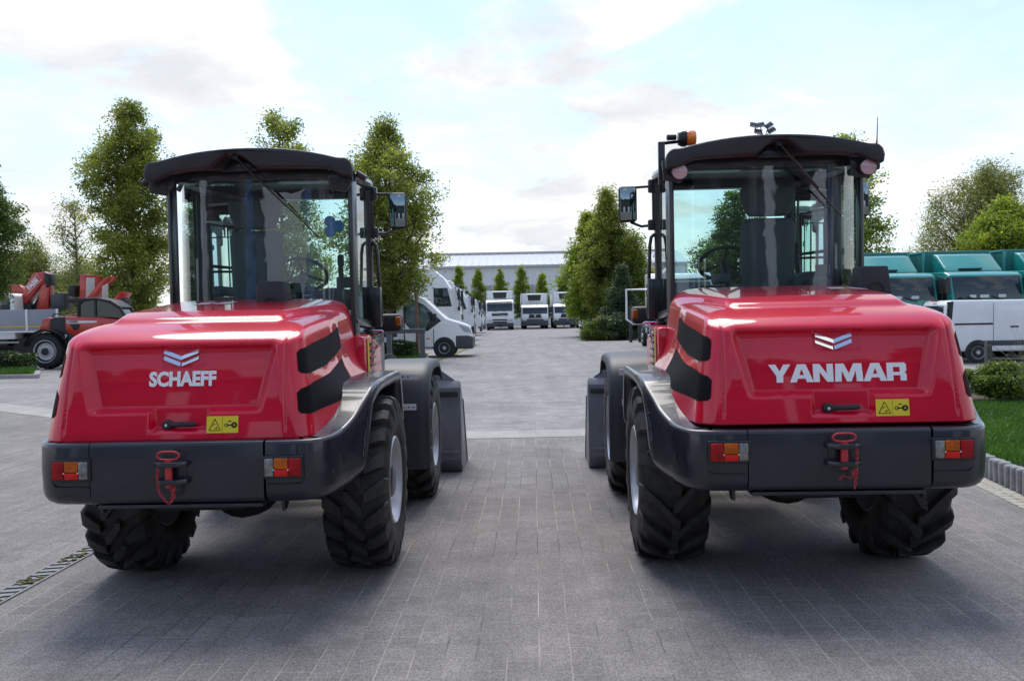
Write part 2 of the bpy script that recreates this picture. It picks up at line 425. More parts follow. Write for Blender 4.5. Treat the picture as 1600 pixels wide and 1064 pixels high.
# ---- right lawn with its palisade edging
kA, kB = np.array((3.92, 4.8)), np.array((4.50, 9.55))
def right_lawn():
    b = MB(); edge = [kA, kB, np.array((4.9, 10.2)), np.array((5.9, 11.0))]
    b.prism([(4.0, 4.6), (11, 4.6), (11, 13.6), (6.2, 13.6), (5.3, 11.3), (4.60, 9.55), (4.02, 4.9)], 'z', -.05, .135)
    b.build('soil_base', TURF)
    o = bpy.data.objects['soil_base']; o.name = 'lawn_soil'; tag(o, kind='structure')
    g = blades('grass', lambda rg, n: np.concatenate([quad_region((4.10, 4.8), (8.5, 4.8), (8.5, 9.4), (4.62, 9.4))(rg, n), quad_region((4.62, 9.4), (8.5, 9.4), (9.5, 13.5), (6.2, 13.5))(rg, n)]), 42000, .055, .133)
    tag(g, 'mown green grass of the lawn strip by the palisade edging', 'grass', kind='stuff')
    b = MB(); b.prism([(6.2, 13.61), (11, 13.61), (12.5, 15.6), (6.6, 15.6)], 'z', -.1, .12); b.build('soil', SOIL)
    tag(bpy.data.objects['soil'], kind='structure')
    # concrete palisades
    proto = None; d = kB - kA; ln = np.linalg.norm(d); n = int(ln / .118)
    for i in range(n):
        p = kA + d * (i + .5) / n
        if proto is None:
            m = MB(); m.lathe([(.0001, .205), (.040, .205), (.050, .198), (.056, .185), (.057, -.1)], 'z', n=18)
            proto = m.build('edging_post', EDGE); o = proto
        else: o = proto.copy(); C.objects.link(o)
        o.location = (p[0], p[1], random.Random(i).uniform(-.012, .006)); o.rotation_euler = (random.Random(i + 9).gauss(0, .02), random.Random(i + 5).gauss(0, .02), i)
        tag(o, 'round concrete post in the palisade row edging the right-hand lawn', 'edging post', 'concrete edging posts of the lawn')
    # pale setts along the foot
    b = MB(); nn = np.array((-d[1], d[0])) / ln
    rr = random.Random(2)
    for r_ in range(2):
        k = 44
        for i in range(k):
            p = kA + d * ((i + .5) / k * 1.1 - .05) + nn * (.115 + .105 * r_)
            b.box((p[0], p[1], .004), (.098, ln * 1.1 / k - .006, .016), 0, .004, 1, -math.atan2(d[0], d[1]))
    tag(b.build('kerb_setts', mat('setts', (.36, .34, .28), .9, var=.3, vscale=20)), kind='structure')
right_lawn()

# ================================================================ plants
BARK = mat('bark', (.10, .075, .055), .9, var=.35, vscale=8, bump=.8, bscale=30)
G_HORN = leaf_mat('leaf_hornbeam', (.14, .18, .045), (.22, .26, .07), (.33, .36, .13), .58)
G_DARK = leaf_mat('leaf_dark', (.06, .105, .03), (.095, .155, .045), (.15, .21, .065), .5)
G_LIME = leaf_mat('leaf_lime', (.13, .19, .024), (.21, .28, .045), (.33, .37, .09), .55)
G_WILL = leaf_mat('leaf_willow', (.12, .145, .05), (.19, .215, .085), (.28, .29, .14), .5)
G_SPRU = leaf_mat('leaf_spruce', (.035, .065, .034), (.06, .10, .05), (.10, .15, .075), .2)
G_MUGO = leaf_mat('leaf_mugo', (.07, .12, .02), (.13, .20, .035), (.24, .30, .07), .35)
G_HEDG = leaf_mat('leaf_hedge', (.022, .045, .012), (.04, .075, .018), (.07, .12, .03), .2)

def leaf_cloud(P, size, rg, up=.35, aspect=.55):
    k = len(P); n = rg.normal(0, 1, (k, 3)); n[:, 2] = np.abs(n[:, 2]) + up; n /= np.linalg.norm(n, axis=1)[:, None]
    t = np.cross(n, rg.normal(0, 1, (k, 3))); t /= np.linalg.norm(t, axis=1)[:, None]; w = np.cross(n, t)
    s = (size * 1.15 * rg.uniform(.6, 1.3, k))[:, None]
    V = np.stack([P - t * s * .5, P + w * s * aspect * .5 + n * s * .06, P + t * s * .5, P - w * s * aspect * .5 + n * s * .06], 1).reshape(-1, 3)
    return V, np.arange(4 * k).reshape(-1, 4)

def make_tree(name, label, loc, h, prof, mats, clumps, per, leaf, seed, group=None, sig=.22, z0=.12, rise=.75, trunk=.11, droop=0.0, cat='tree', branches=60, lean=(0, 0)):
    """prof: crown radius at fractions of the height from z0 to the tip"""
    rg = np.random.default_rng(seed); root = thing(name, label, cat, loc, 0, group)
    ts = np.array([p[0] for p in prof]); rs = np.array([p[1] for p in prof])
    ph = rg.uniform(0, 6.28, 4)
    cent = []
    while len(cent) < clumps:
        t = rg.uniform(0, 1); rm = np.interp(t, ts, rs)
        if rg.uniform() > (rm / rs.max()) ** 1.0 + .06: continue
        a = rg.uniform(0, 6.283)
        lob = 1 + .20 * math.sin(2 * a + ph[0] + 5 * t) + .12 * math.sin(5 * a + ph[1] - 9 * t) + .10 * math.sin(13 * t + ph[2])
        r = rm * lob * math.sqrt(rg.uniform(.06, 1.0)) * rg.choice([.85, 1, 1, 1.15])
        cent.append((r * math.cos(a) + lean[0] * t, r * math.sin(a) + lean[1] * t, h * (z0 + (1 - z0) * t)))
    cent = np.array(cent)
    cnt = (per * 1.5 * rg.uniform(.35, 1.7, clumps)).astype(int)
    cnt = (cnt * 1.4).astype(int); leaf = leaf * .87; idx = np.repeat(np.arange(clumps), cnt)
    sg = np.array([sig, sig, sig * .75])
    P = cent[idx] + np.clip(rg.normal(0, 1, (len(idx), 3)), -1.9, 1.9) * sg * .86 * rg.uniform(.6, 1.25, clumps)[idx][:, None]
    if droop: P[:, 2] -= droop * np.abs(rg.normal(0, 1, len(idx))) ** 1.3; 
    V, F = leaf_cloud(P, leaf, rg, aspect=.55 if not droop else .3)
    o = fast_mesh('crown', V, F, mats, None, root)
    b = MB(); top = h * .93
    b.tube([(lean[0] * t * .9 + .03 * math.sin(5 * t + ph[0]), lean[1] * t * .9, h * t - .05) for t in np.linspace(0, .95, 9)], [trunk * (1 - .9 * t) + .008 for t in np.linspace(0, 1, 9)], 8)
    order = rg.permutation(clumps)[:branches]
    for i in order:
        c = cent[i]; r = math.hypot(c[0], c[1]); zb = max(h * z0 * .6, c[2] - rise * r - .2); t = zb / h
        s = Vector((lean[0] * t * .9, lean[1] * t * .9, zb)); e = Vector(c); m = (s + e) / 2 + Vector((0, 0, -.12 * r))
        rb = .016 + .030 * r * trunk / .11
        b.tube([s, m, e], [rb, rb * .6, .005], 5)
    b.build('trunk', BARK, root)
    return root

EGG = [(0, .25), (.12, .75), (.3, 1.0), (.5, .92), (.7, .66), (.88, .32), (1, .06)]
def S(prof, r): return [(t, q * r) for t, q in prof]
d = 33
def gx(u, y): return (X(u, y), y, zg(X(u, y), y))
HB = 'hornbeam trees of the left yard'
make_tree('hornbeam_tree', 'egg-shaped hornbeam in front of the white minibus and tractor unit', gx(608, 32), 8.4, [(0, .4), (.05, .65), (.24, 1.4), (.42, 1.92), (.57, 1.72), (.72, 1.22), (.87, .66), (1, .1)], G_HORN, 460, 60, .105, 3, HB, .24, .22, branches=110)
make_tree('hornbeam_tree', 'tall narrow hornbeam left of the left loader cab', gx(210, 39), 10.9, S([(0, .6), (.15, .95), (.35, 1.0), (.55, .95), (.75, .75), (.9, .45), (1, .1)], 1.62), G_HORN, 440, 66, .125, 7, HB, .27, .17, branches=110)
make_tree('hornbeam_tree', 'hornbeam directly behind the left loader cab, its forked tip above the roof', gx(445, 34), 9.05, S([(0, .5), (.15, .95), (.35, 1.0), (.6, .85), (.8, .62), (.93, .42), (1, .25)], 1.7), G_HORN, 400, 60, .105, 11, HB, .24, .10, branches=110)
make_tree('hornbeam_tree', 'dark hornbeam cut by the left edge of the view', gx(-32, 30), 8.1, S([(0, .6), (.2, 1.0), (.45, .9), (.7, .55), (.9, .3), (1, .05)], 1.2), G_DARK, 320, 60, .10, 5, HB, .2, .30, branches=60)
# loose growth behind the crane lorry
make_tree('birch_tree', 'thin sparse birch with nearly bare top behind the crane lorry', gx(122, 46), 7.6, [(0, .9), (.4, .9), (.7, .9), (1, .5)], G_WILL, 110, 26, .11, 21, None, .30, .25, trunk=.07, branches=100)
make_tree('willow_tree', 'low bushy grey-green willow behind the crane arm', gx(58, 52), 6.0, S(EGG, 2.6), G_WILL, 330, 60, .16, 22, 'bushy trees at the far left', .38, .06, droop=.15)
make_tree('willow_tree', 'low bushy willow between the red folded cranes and the birch', gx(128, 54), 5.4, S(EGG, 2.5), G_WILL, 300, 60, .16, 23, 'bushy trees at the far left', .38, .06, droop=.15)
make_tree('willow_tree', 'darker bushy tree behind the white lorry cab at far left', gx(0, 56), 5.6, S(EGG, 2.8), G_HORN, 300, 60, .16, 24, 'bushy trees at the far left', .38, .06)
# the row before the warehouse
CT = 'slim trees in front of the warehouse'
for i, (u, v, lab) in enumerate(((718, 417, 'slim young tree above the white tractor unit bonnet'), (748, 420, 'slim young tree left of the tall reefer lorry'), (782, 421, 'slim young tree directly behind the tall reefer lorry'), (815, 416, 'slim young tree between the tall and the middle reefer lorry'), (848, 425, 'slim young tree behind the middle reefer lorry'), (881, 434, 'short slim tree behind the right reefer lorry'))):
    y = 97; zt = Z(u, v, y)
    make_tree('slim_tree', lab, gx(u, y), zt, S([(0, .7), (.2, 1), (.5, .9), (.8, .5), (1, .08)], .85), G_LIME, 150, 55, .15, 40 + i, CT, .20, .15, branches=12, trunk=.06)
# right-hand island
RI = 'trees on the planted island'
make_tree('maple_tree', 'pale lime-green tree at the left of the planted island', gx(922, 57), 7.6, S([(0, .7), (.15, .98), (.35, 1), (.6, .75), (.85, .35), (1, .08)], 1.65), G_LIME, 380, 60, .16, 51, RI, .28, .15)
make_tree('maple_tree', 'tallest mid-green tree of the planted island', gx(950, 55), 8.9, S([(0, .75), (.15, .98), (.4, 1), (.6, .72), (.8, .4), (1, .06)], 1.75), G_HORN, 420, 60, .15, 52, RI, .28, .13)
make_tree('maple_tree', 'smaller green tree at the right of the planted island beside the open truck door', gx(992, 54), 6.3, S(EGG, 1.2), G_HORN, 240, 55, .14, 53, RI, .26, .15)
make_tree('spruce_tree', 'dark bluish spruce at the front of the planted island', gx(972, 50.5), 4.0, [(0, 1.25), (.2, 1.1), (.5, .75), (.8, .32), (1, .04)], G_SPRU, 330, 60, .10, 54, RI, .18, .04, rise=.1)
for i, (u, w, h, m, lab) in enumerate(((922, .5, .9, G_MUGO, 'small green shrub at the left tip of the island'), (942, .45, 1.2, G_WILL, 'pale tuft of tall grass between island shrubs'), (962, .95, 1.35, G_SPRU, 'dark spreading shrub in the middle of the island'), (992, .8, 1.0, G_SPRU, 'low dark shrub at the right of the island'))):
    make_tree('shrub', lab, gx(u, 48.8), h, S([(0, .8), (.4, 1), (.75, .8), (1, .3)], w), m, 70, 60, .10, 60 + i, 'shrubs on the planted island', .16, .05, branches=10, trunk=.03, cat='shrub')
# behind the right loader
make_tree('plane_tree', 'leafy tree rising directly behind the right loader cab', gx(1322, 42), 9.5, S([(0, .75), (.2, 1), (.5, .95), (.75, .75), (.92, .45), (1, .15)], 1.75), G_LIME, 380, 60, .15, 71, None, .30, .16, branches=90)
make_tree('plane_tree', 'darker tree seen through the glass of the right loader cab', gx(1150, 44), 7.2, S([(0, .75), (.2, 1), (.45, .95), (.7, .62), (.9, .3), (1, .08)], 1.9), G_DARK, 360, 60, .14, 72, None, .28, .12, branches=90)
make_tree('young_tree', 'small feathery tree beyond the green lorries beside the loader cab', gx(1385, 60), 5.5, S(EGG, 1.0), G_WILL, 110, 45, .13, 73, None, .3, .25)
make_tree('willow_tree', 'big yellow-green willow with drooping twigs above the green lorries', gx(1545, 50), 9.4, S([(0, .8), (.25, 1), (.5, 1), (.75, .75), (.92, .45), (1, .2)], 3.3), G_WILL, 520, 70, .17, 74, None, .42, .15, droop=.45, branches=90)
make_tree('plane_tree', 'bright green tree in front of the willow at the right edge', gx(1572, 45), 6.7, S([(0, .7), (.3, 1), (.6, .9), (.85, .5), (1, .15)], 2.5), G_LIME, 420, 70, .15, 75, None, .36, .2, branches=60)
make_tree('plane_tree', 'second bright green tree cut by the right edge', gx(1668, 46), 7.0, S(EGG, 2.6), G_LIME, 300, 60, .17, 76, None, .36, .2)
# mugo pines beside the lawn
MP = 'mugo pines beside the lawn'
for i, (u, y, w, h, lab) in enumerate(((1562, 13.6, .42, .54, 'large round mugo pine next to the right loader hood'), (1612, 13.9, .42, .50, 'mugo pine cut by the right edge of the view'), (1640, 13.2, .4, .6, 'outermost mugo pine beyond the right edge'), (1588, 14.3, .28, .40, 'small mugo pine behind and between the larger two'))):
    if i == 2: continue
    make_tree('mugo_pine', lab, (X(u, y), y, .12), h, S([(0, .55), (.25, .95), (.55, 1), (.8, .8), (1, .35)], w), G_MUGO, 150, 85, .045, 80 + i, MP, .055, .22, branches=50, trunk=.03, cat='shrub', rise=1.0)
def tall_grass(u, y, lab, seed):
    rr = random.Random(seed); b = MB()
    for i in range(26):
        a = rr.uniform(0, 6.28); L = rr.uniform(.7, 1.5); sp = rr.uniform(.15, .75)
        b.tube([(sp * t * t * math.cos(a) * L, sp * t * t * math.sin(a) * L, L * (t - .32 * t ** 3 * sp * 1.4)) for t in np.linspace(0, 1, 7)], [.0035, .003, .003, .0025, .002, .002, .001], 4)
    tag(b.build('ornamental_grass', mat('straw_grass', (.20, .22, .09), .8), None, (X(u, y), y, .1)), lab, 'grass clump')
tall_grass(1606, 12.6, 'arching wisps of ornamental grass at the right edge before the white van', 3)

def hedge(name, label, x0, x1, y0, y1, z0, h, seed, n=9000):
    rg = np.random.default_rng(seed); root = thing(name, label, 'hedge', ((x0 + x1) / 2, (y0 + y1) / 2, z0), 0, 'clipped hedges of the left yard')
    wx, wy = (x1 - x0) / 2, (y1 - y0) / 2
    q = rg.uniform(-1, 1, (n, 3)); k = rg.integers(0, 4, n); sgn = np.sign(q[np.arange(n), np.minimum(k, 2)])
    for j in range(3): q[(k == j), j] = sgn[k == j] * rg.uniform(.86, 1.03, (k == j).sum())
    q[k == 3, 2] = rg.uniform(.85, 1.05, (k == 3).sum())
    P = q * [wx, wy, h / 2] + [0, 0, h / 2]; P[:, 2] += .05 * np.sin(P[:, 0] * 5) * (q[:, 2] > .5)
    V, F = leaf_cloud(P, .075, rg); fast_mesh('foliage', V, F, G_HEDG, None, root)
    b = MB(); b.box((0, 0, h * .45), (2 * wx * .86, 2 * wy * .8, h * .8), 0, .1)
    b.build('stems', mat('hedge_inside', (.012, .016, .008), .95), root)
def grass_bed(label, pts, h=.10, seed=1, n=9000, kz=.12):
    b = MB(); k = len(pts); b.prism(pts, 'z', -.05, kz, 0, .02, 1)
    o = b.build('kerb', CONC); tag(o, kind='structure')
    c = np.mean(pts, axis=0); inn = [tuple(np.array(p) + (c - p) * .05) for p in pts]
    b = MB(); b.sheet([(x, y, kz + .004) for x, y in inn]); tag(b.build('turf', TURF), kind='structure')
    if len(inn) == 4:
        g = blades('grass', quad_region(*inn), n, h, kz, seed=seed); tag(g, label, 'grass', kind='stuff')
yl = 26.0
grass_bed('strip of green grass before the clipped hedge at far left', [(-21, 25.8), (X(58, 25.8), 25.8), (X(55, 27.6), 27.8), (-21, 28.6)], .12, 5)
hedge('clipped_hedge', 'low clipped hedge before the crane lorry at far left', -20, X(40, 28.4), 28.0, 29.0, .1, .54, 6, 9000)
grass_bed('grass at the foot of the hornbeam by the minibus', [(X(560, 29.8), 29.8), (X(664, 29.8), 29.8), (X(668, 32.6), 32.6), (X(560, 32.6), 32.6)], .12, 7, 6000, .10)
hedge('clipped_hedge', 'low clipped hedge under the hornbeam beside the minibus', X(566, 31), X(646, 31), 30.6, 31.6, .1, .56, 8, 6000)
pts = []
for u, v in ((903, 518), (935, 530), (985, 534), (1040, 533)):
    dd = 2278 / (v - (488 - .02 * (u - 800))); pts.append((X(u, dd), dd))
grass_bed('grass round the shrubs of the planted island', [pts[0], pts[1], pts[3], (X(1040, 60), 60)], .15, 9, 9000, .08)
# leaning trunk stake beside the minibus
b = MB(); b.tube([(0, 0, 0), (.02, 0, 1.0), (.0, .02, 2.2)], [.075, .065, .05], 10)
tag(b.build('tree_stake', mat('stake_wood', (.14, .09, .06), .85, var=.3), None, (X(651, 31.6), 31.6, .08)), 'brown wooden stake in the grass in front of the minibus door', 'stake')

# ================================================================ warehouse
def warehouse():
    y = 112; x0, x1 = X(560, y), X(1075, y)
    root = thing('warehouse', 'long pale metal-clad warehouse with shallow ribbed roof at the far end of the yard', 'warehouse', ((x0 + x1) / 2, y, 0))
    w = (x1 - x0) / 2; ze = Z(800, 415, y); zr = Z(800, 397, y + 9)
    wl = mat('wall_cladding', (.68, .70, .72), .5, var=.03, vscale=.3); rf = mat('roof_cladding', (.50, .51, .52), .4, var=.05, vscale=.4)
    dk = mat('gutter_grey', (.42, .43, .45), .5)
    b = MB(); b.box((0, 15, ze / 2), (2 * w, 30, ze))
    for i in range(int(2 * w / 1.0)): b.box((-w + .5 + i * 1.0, -.02, ze / 2), (.05, .05, ze - .1))
    b.build('wall', wl, root)
    b = MB(); b.prism([(-.4, ze), (9, zr), (31, ze), (31, ze - .1), (-.4, ze - .12)], 'x', -w - .3, w + .3)
    for i in range(int(2 * w / .9)):
        x = -w + .5 + i * .9; a = math.atan2(zr - ze, 9.4)
        b.box((x, 4.3, (ze + zr) / 2 + .05), (.10, 9.3, .03), 0, 0, 1, Matrix.Rotation(a, 4, 'X'))
    r = b.build('roof', rf, root)
    b = MB(); b.box((0, -.47, ze - .1), (2 * w + .6, .22, .24)); b.build('gutter', dk, r)
    b = MB(); b.box((0, 9.0, zr + .12), (2 * w, .5, .28)); b.build('ridge_cap', dk, r)
    gm = mat('window_grey', (.30, .33, .36), .15)
    for u in (770, 836):
        f = MB(); xx = X(u, y) - (x0 + x1) / 2
        f.box((xx, -.06, 4.35), (1.9, .10, 1.35), 0, .02); f = f.build('window', mat('frame_white', (.6, .6, .6), .5), root)
        for k in (-.45, .45): MB().box((xx + k, -.12, 4.35), (.8, .03, 1.15)).build('pane', gm, f)
warehouse()

# added unseen behind the camera for glossy paint and cab glass to mirror
rg_ = np.random.default_rng(9)
def rear_trees():
    rg_ = np.random.default_rng(9); P = []
    for i in range(40):
        x = -44 + i * 2.2; y = -37 + rg_.normal(0, 1.2); h = rg_.uniform(10.5, 15.5)
        k = 900; t = rg_.uniform(.45, 1, k); a = rg_.uniform(0, 6.28, k); r = 3.2 * np.sqrt(rg_.uniform(.1, 1, k)) * np.sqrt(1.03 - t)
        P.append(np.stack([x + r * np.cos(a), y + r * np.sin(a), h * t], 1))
    V, F = leaf_cloud(np.concatenate(P), .7, rg_)
    o = fast_mesh('mirror_trees', V, F, G_DARK); tag(o, 'unseen dark belt of trees added to be mirrored in the glossy hoods and cab glass', 'trees', kind='stuff')  # unseen trees, added so the hoods reflect a ragged dark edge
rear_trees()
def mirror_hall():
    root = thing('mirror_hall', 'unseen dark hall with pale and blue panels, added to be mirrored in the cab glass and hoods', 'hall', (0, -22, 0))  # added hall out of view, a dark backdrop for the reflections
    wl = mat('hall_dark', (.035, .042, .045), .7, var=.3, vscale=.6)
    b = MB(); b.box((0, -6, 4.4), (70, 12, 8.8)); b.build('wall', wl, root)
    pd = mat('mirror_panel_pale', (.62, .66, .72), .6, var=.08, vscale=1.0); bl = mat('mirror_panel_blue', (.06, .14, .33), .6)
    for x, w, h, m in ((-9.5, 1.5, 6.4, pd), (-8.5, .45, 6.4, bl), (-12.9, .8, 7.5, pd), (-10.8, .25, 7.5, bl), (9.7, .9, 6.6, pd), (10.5, .35, 8.2, bl), (7.7, .35, 7.5, pd), (-3, 2.2, 3.5, pd), (3.5, 2.2, 3.5, pd), (17, 3, 4, pd), (-18, 3, 4, pd)):
        b = MB(); b.box((x, .06, h / 2), (w, .12, h), 0, .02); b.build('door', m, root)  # added upright panels, placed to reflect as pale and blue bands in the glass
    rf = MB(); rf.box((0, -6, 8.9), (71, 13, .3), 0, .05); rf.build('roof', mat('hall_roof', (.1, .1, .1), .7), root)
mirror_hall()

# ================================================================ street furniture
def railing():
    m = mat('rail_grey', (.060, .064, .070), .5, var=.1)
    y = 20.5; x0, x1 = X(607, y), X(659, y); zt = Z(630, 521, y)
    root = thing('railing', 'grey square-tube guard rail beyond the left loader front fender', 'railing', ((x0 + x1) / 2, y, 0)); w = (x1 - x0) / 2
    for s in (-w, w):
        b = MB(); b.box((s, 0, zt / 2), (.11, .11, zt), 0, .008); b.build('post', m, root)
    b = MB(); b.box((-.08, 0, zt + .05), (2 * w + .3, .10, .10), 0, .008); b.build('top_rail', m, root)
    b = MB(); b.tube([(-w - .3, -.3, 0), (-w - .3, -.3, .55), (-w - .25, -.3, .68), (-w + .1, -.3, .72), (-w + .22, -.3, .55), (-w + .22, -.3, 0)], .025, 8)
    tag(b.build('bike_stand', m, None, ((x0 + x1) / 2, y, 0)), 'bent-tube hoop beside the grey guard rail', 'hoop')
railing()
b = MB(); b.box((0, 0, .42), (.085, .10, .86), 0, .01); b.box((0, 0, .87), (.10, .115, .02), 0, .005)
tag(b.build('fence_post', mat('weathered_post', (.07, .07, .065), .8, var=.2), None, (X(1544, 15.0), 15.0, .1)), 'weathered grey post behind the right loader next to the mugo pine', 'post')
for u in (985, 999):
    b = MB(); b.box((0, 0, .5), (.14, .14, 1.0), 0, .02); b.lathe([(.09, 1.0), (.09, 1.03), (.0001, 1.06)], 'z', n=12)
    tag(b.build('bollard', mat('bollard_dark', (.03, .033, .036), .5), None, (X(u, 45), 45, 0)), 'dark square bollard beside the island shrubs, %s of the pair' % ('left' if u < 990 else 'right'), 'bollard', 'bollards by the planted island')
def lamp_mast(u, v, y, label, heads):
    zt = Z(u, v, y); m = mat('mast_galv', (.33, .34, .35), .5, metal=.3)
    root = thing('floodlight_mast', label, 'lamp mast', (X(u, y), y, zg(X(u, y), y)))
    b = MB(); b.tube([(0, 0, 0), (0, 0, zt)], [.14, .07], 12); b.tube([(-.5, 0, zt - .15), (.5, 0, zt - .15)], .035, 8); b.build('pole', m, root)
    for (dx, dz, a) in heads:
        h = MB(); M = Matrix.Rotation(a, 4, 'Y') @ Matrix.Rotation(R(-35), 4, 'X')
        h.box((dx, 0, zt + dz), (.52, .14, .34), 0, .03, 2, M); h.tube([(dx, 0, zt + dz), (dx * .5, 0, zt - .1)], .03, 6)
        h = h.build('floodlight', mat('lamp_black', (.05, .05, .055), .5), root)
        MB().box((dx, -.08, zt + dz - .04), (.42, .03, .24), 0, .01, 1, M).build('lens', mat('lamp_glass', (.45, .48, .5), .2), h)
lamp_mast(1194, 202, 60, 'tall mast with clustered floodlights rising above the right loader roof', [(-.52, .55, R(12)), (.45, .50, R(-35)), (-.10, .55, R(-8)), (-.25, .12, R(10)), (.62, .18, R(-30))])
def street_lamp(u, v, y, label):
    zt = Z(u, v, y); root = thing('street_lamp', label, 'street lamp', (X(u, y) - .25, y, zg(9, y)))
    b = MB(); b.tube([(0, 0, 0), (0, 0, zt)], [.07, .04], 8); b.build('pole', mat('mast_galv', (.33, .34, .35), .5), root)
    MB().box((.22, 0, zt + .02), (.62, .28, .14), 0, .04).build('lamp_head', mat('lamp_black', (.05, .05, .055), .5), root)
street_lamp(1377, 353, 55, 'small lamp head on a thin pole beside the tree behind the right cab')
# ================================================================ wheel loaders
RED = mat('loader_red', (0.64, 0.002, 0.028), 0.35, coat=0.85, var=0.10, vscale=3, coatr=0.03, spec=0.15)
GREY = mat('gloss_slate', (0.0095, 0.012, 0.0215), 0.38, coat=0.5, var=0.25, vscale=4, coatr=0.09, rvar=0.12, bump=0.12, bscale=160)
BUCK = mat('bucket_grey', (0.16, 0.165, 0.185), 0.42, coat=0.2, var=0.18, vscale=5, rvar=0.1)
MATTE = mat('matte_plastic', (0.024, 0.024, 0.027), 0.55, bump=0.25, bscale=240, var=0.12, vscale=5)
FEND = mat('fender_plastic', (0.032, 0.034, 0.040), 0.5, bump=0.15, bscale=200, var=0.15, vscale=4)
BLACK = mat('black_paint', (0.010, 0.010, 0.011), 0.35, coat=0.3)
DARK = mat('underbody', (0.012, 0.012, 0.012), 0.8)
RUB = mat('tyre_rubber', (0.024, 0.0225, 0.021), 0.6, var=0.5, vscale=14, bump=0.35, bscale=45, rvar=0.12)
RIMM = mat('rim_silver', (0.46, 0.47, 0.50), 0.38, metal=0.5, var=0.12, vscale=9)
HUBM = mat('hub_slate', (0.045, 0.05, 0.06), 0.4, coat=0.3)
CHROME = mat('chrome', (0.80, 0.82, 0.84), 0.07, metal=1.0)
STEEL = mat('pale_bracket', (0.62, 0.64, 0.66), 0.4)
WHITE = mat('white_decal', (0.90, 0.90, 0.90), 0.35, coat=0.4)
YELL = mat('yellow_decal', (0.80, 0.62, 0.02), 0.4)
REDPIN = mat('red_pin', (0.52, 0.02, 0.03), 0.4, coat=0.3)
GRILL = mat('black_mesh', (0.005, 0.005, 0.006), 0.65, spec=0.12, bump=.15, bscale=300)
LRED = mat('lens_red', (0.34, 0.002, 0.004), 0.45, spec=.3, coat=0.08, bump=0.8, bscale=120, var=.45, vscale=26)
LRED2 = mat('lens_bright_red', (0.72, 0.012, 0.008), 0.4, spec=.3, coat=0.08, bump=0.4, bscale=260)
LAMB = mat('lens_amber', (0.50, 0.10, 0.002), 0.4, spec=.3, coat=0.1, bump=0.8, bscale=120, var=.45, vscale=26)
LCLR = mat('lens_clear', (0.25, 0.25, 0.25), 0.15, metal=0.6, coat=0.6, bump=0.9, bscale=90, var=.5, vscale=30)
REAR_GLASS = glass_mat('rear_glass', (0.74, 0.92, 0.89), 0.05, 0.22, 0.0)
TINT = glass_mat('tinted_glass', (0.78, 0.93, 0.91), 0.02)
SEATM = mat('seat_cloth', (0.09, 0.098, 0.112), 0.85)
INTER = mat('cab_interior', (0.05, 0.054, 0.06), 0.6)
MIRR = mat('mirror_glass', (0.25, 0.30, 0.30), 0.03, metal=1.0)
BLUE = mat('blue_plastic', (0.02, 0.22, 0.60), 0.4)

def hood_body():
    def ztop(x, y):
        ax = np.abs(x)
        hw = 0.50 + 0.17 * np.clip((y + .7), 0, 1.2)
        return 1.578 + (y + .75) * .085 - 0.006 * (ax / .6) ** 2 + .048 * smooth((y + .735) / .075) * smooth((hw - ax) / .075)
    def rear(x, y, z):
        ax = np.abs(x)
        hw = .455 + .085 * (z - 1.13) / .35
        m = smooth((hw + .012 - ax) / .060) * smooth((z - 1.10) / .040) * (1 - .25 * (z - 1.13) / .36) * (1 - smooth((z - 1.415) / .075))
        n = smooth((.168 - np.abs(x - .02)) / .035) * smooth((z - 1.0) / .03) * (1 - smooth((z - 1.16) / .05))
        e = smooth((.128 - .10 * (1.45 - z) - np.abs(x - .02)) / .006) * smooth((z - 1.335) / .02) * (1 - smooth((z - 1.452) / .006))
        groove = np.exp(-((ax - .572 + .03 * (z - 1.4)) / .0065) ** 2) * smooth((z - .99) / .05)
        return -(y + 1.10) + .13 * (z - .96) + .14 * (z - .96) ** 2 + .064 * np.maximum(m, n * .85) + .008 * e + .009 * groove
    def side(x, y, z):
        crease = .012 * smooth((z - 1.02) / .05) * smooth((y + .3) / .3)
        flare = .085 * smooth((y + 1.0) / .55) * smooth((1.36 - z) / .30)
        return np.abs(x) - (.715 + .03 * (y + 1.1)) - flare + .15 * (z - .96) + crease
    def bottom(x, y, z):
        return (.952 + .0 * y) - z
    S = [(side, .14), (rear, .13),
         (lambda x, y, z: -.375 * (y + .985) + .927 * (z - 1.49), .035),
         (lambda x, y, z: z - ztop(x, y), .05),
         (lambda x, y, z: .50 * (np.abs(x) - .615) + .866 * (z - 1.588 - .10 * (y + 1)), .10),
         (bottom, .02), (lambda x, y, z: y - .42, .02)]
    return Body(S, (0, -.35, 1.25))
HOOD = hood_body()

def on_rear(x, z):
    p = HOOD.hit((x, -.4, z), np.array([0, -1.0, 0])); return float(p[1])

def on_side(y, z, sg):
    p = HOOD.hit((0, y, z), np.array([sg * 1.0, 0, 0])); return float(p[0])

TILT = R(77.6)
def rear_matrix(x, z, off=0.0025):
    s = (on_rear(x, z + .03) - on_rear(x, z - .03)) / .06
    return Matrix.Translation((x, on_rear(x, z) - off, z)) @ Matrix.Rotation(math.pi / 2 - math.atan(s), 4, 'X')

def flat_prism(mb, pts, M, t, mi=0):
    n = len(pts)
    vs = [M @ Vector((p[0], p[1], t)) for p in pts] + [M @ Vector((p[0], p[1], -t)) for p in pts]
    mb.add(vs, [tuple(range(n))] + [(i, n + i, n + (i + 1) % n, (i + 1) % n) for i in range(n)], mi, False)

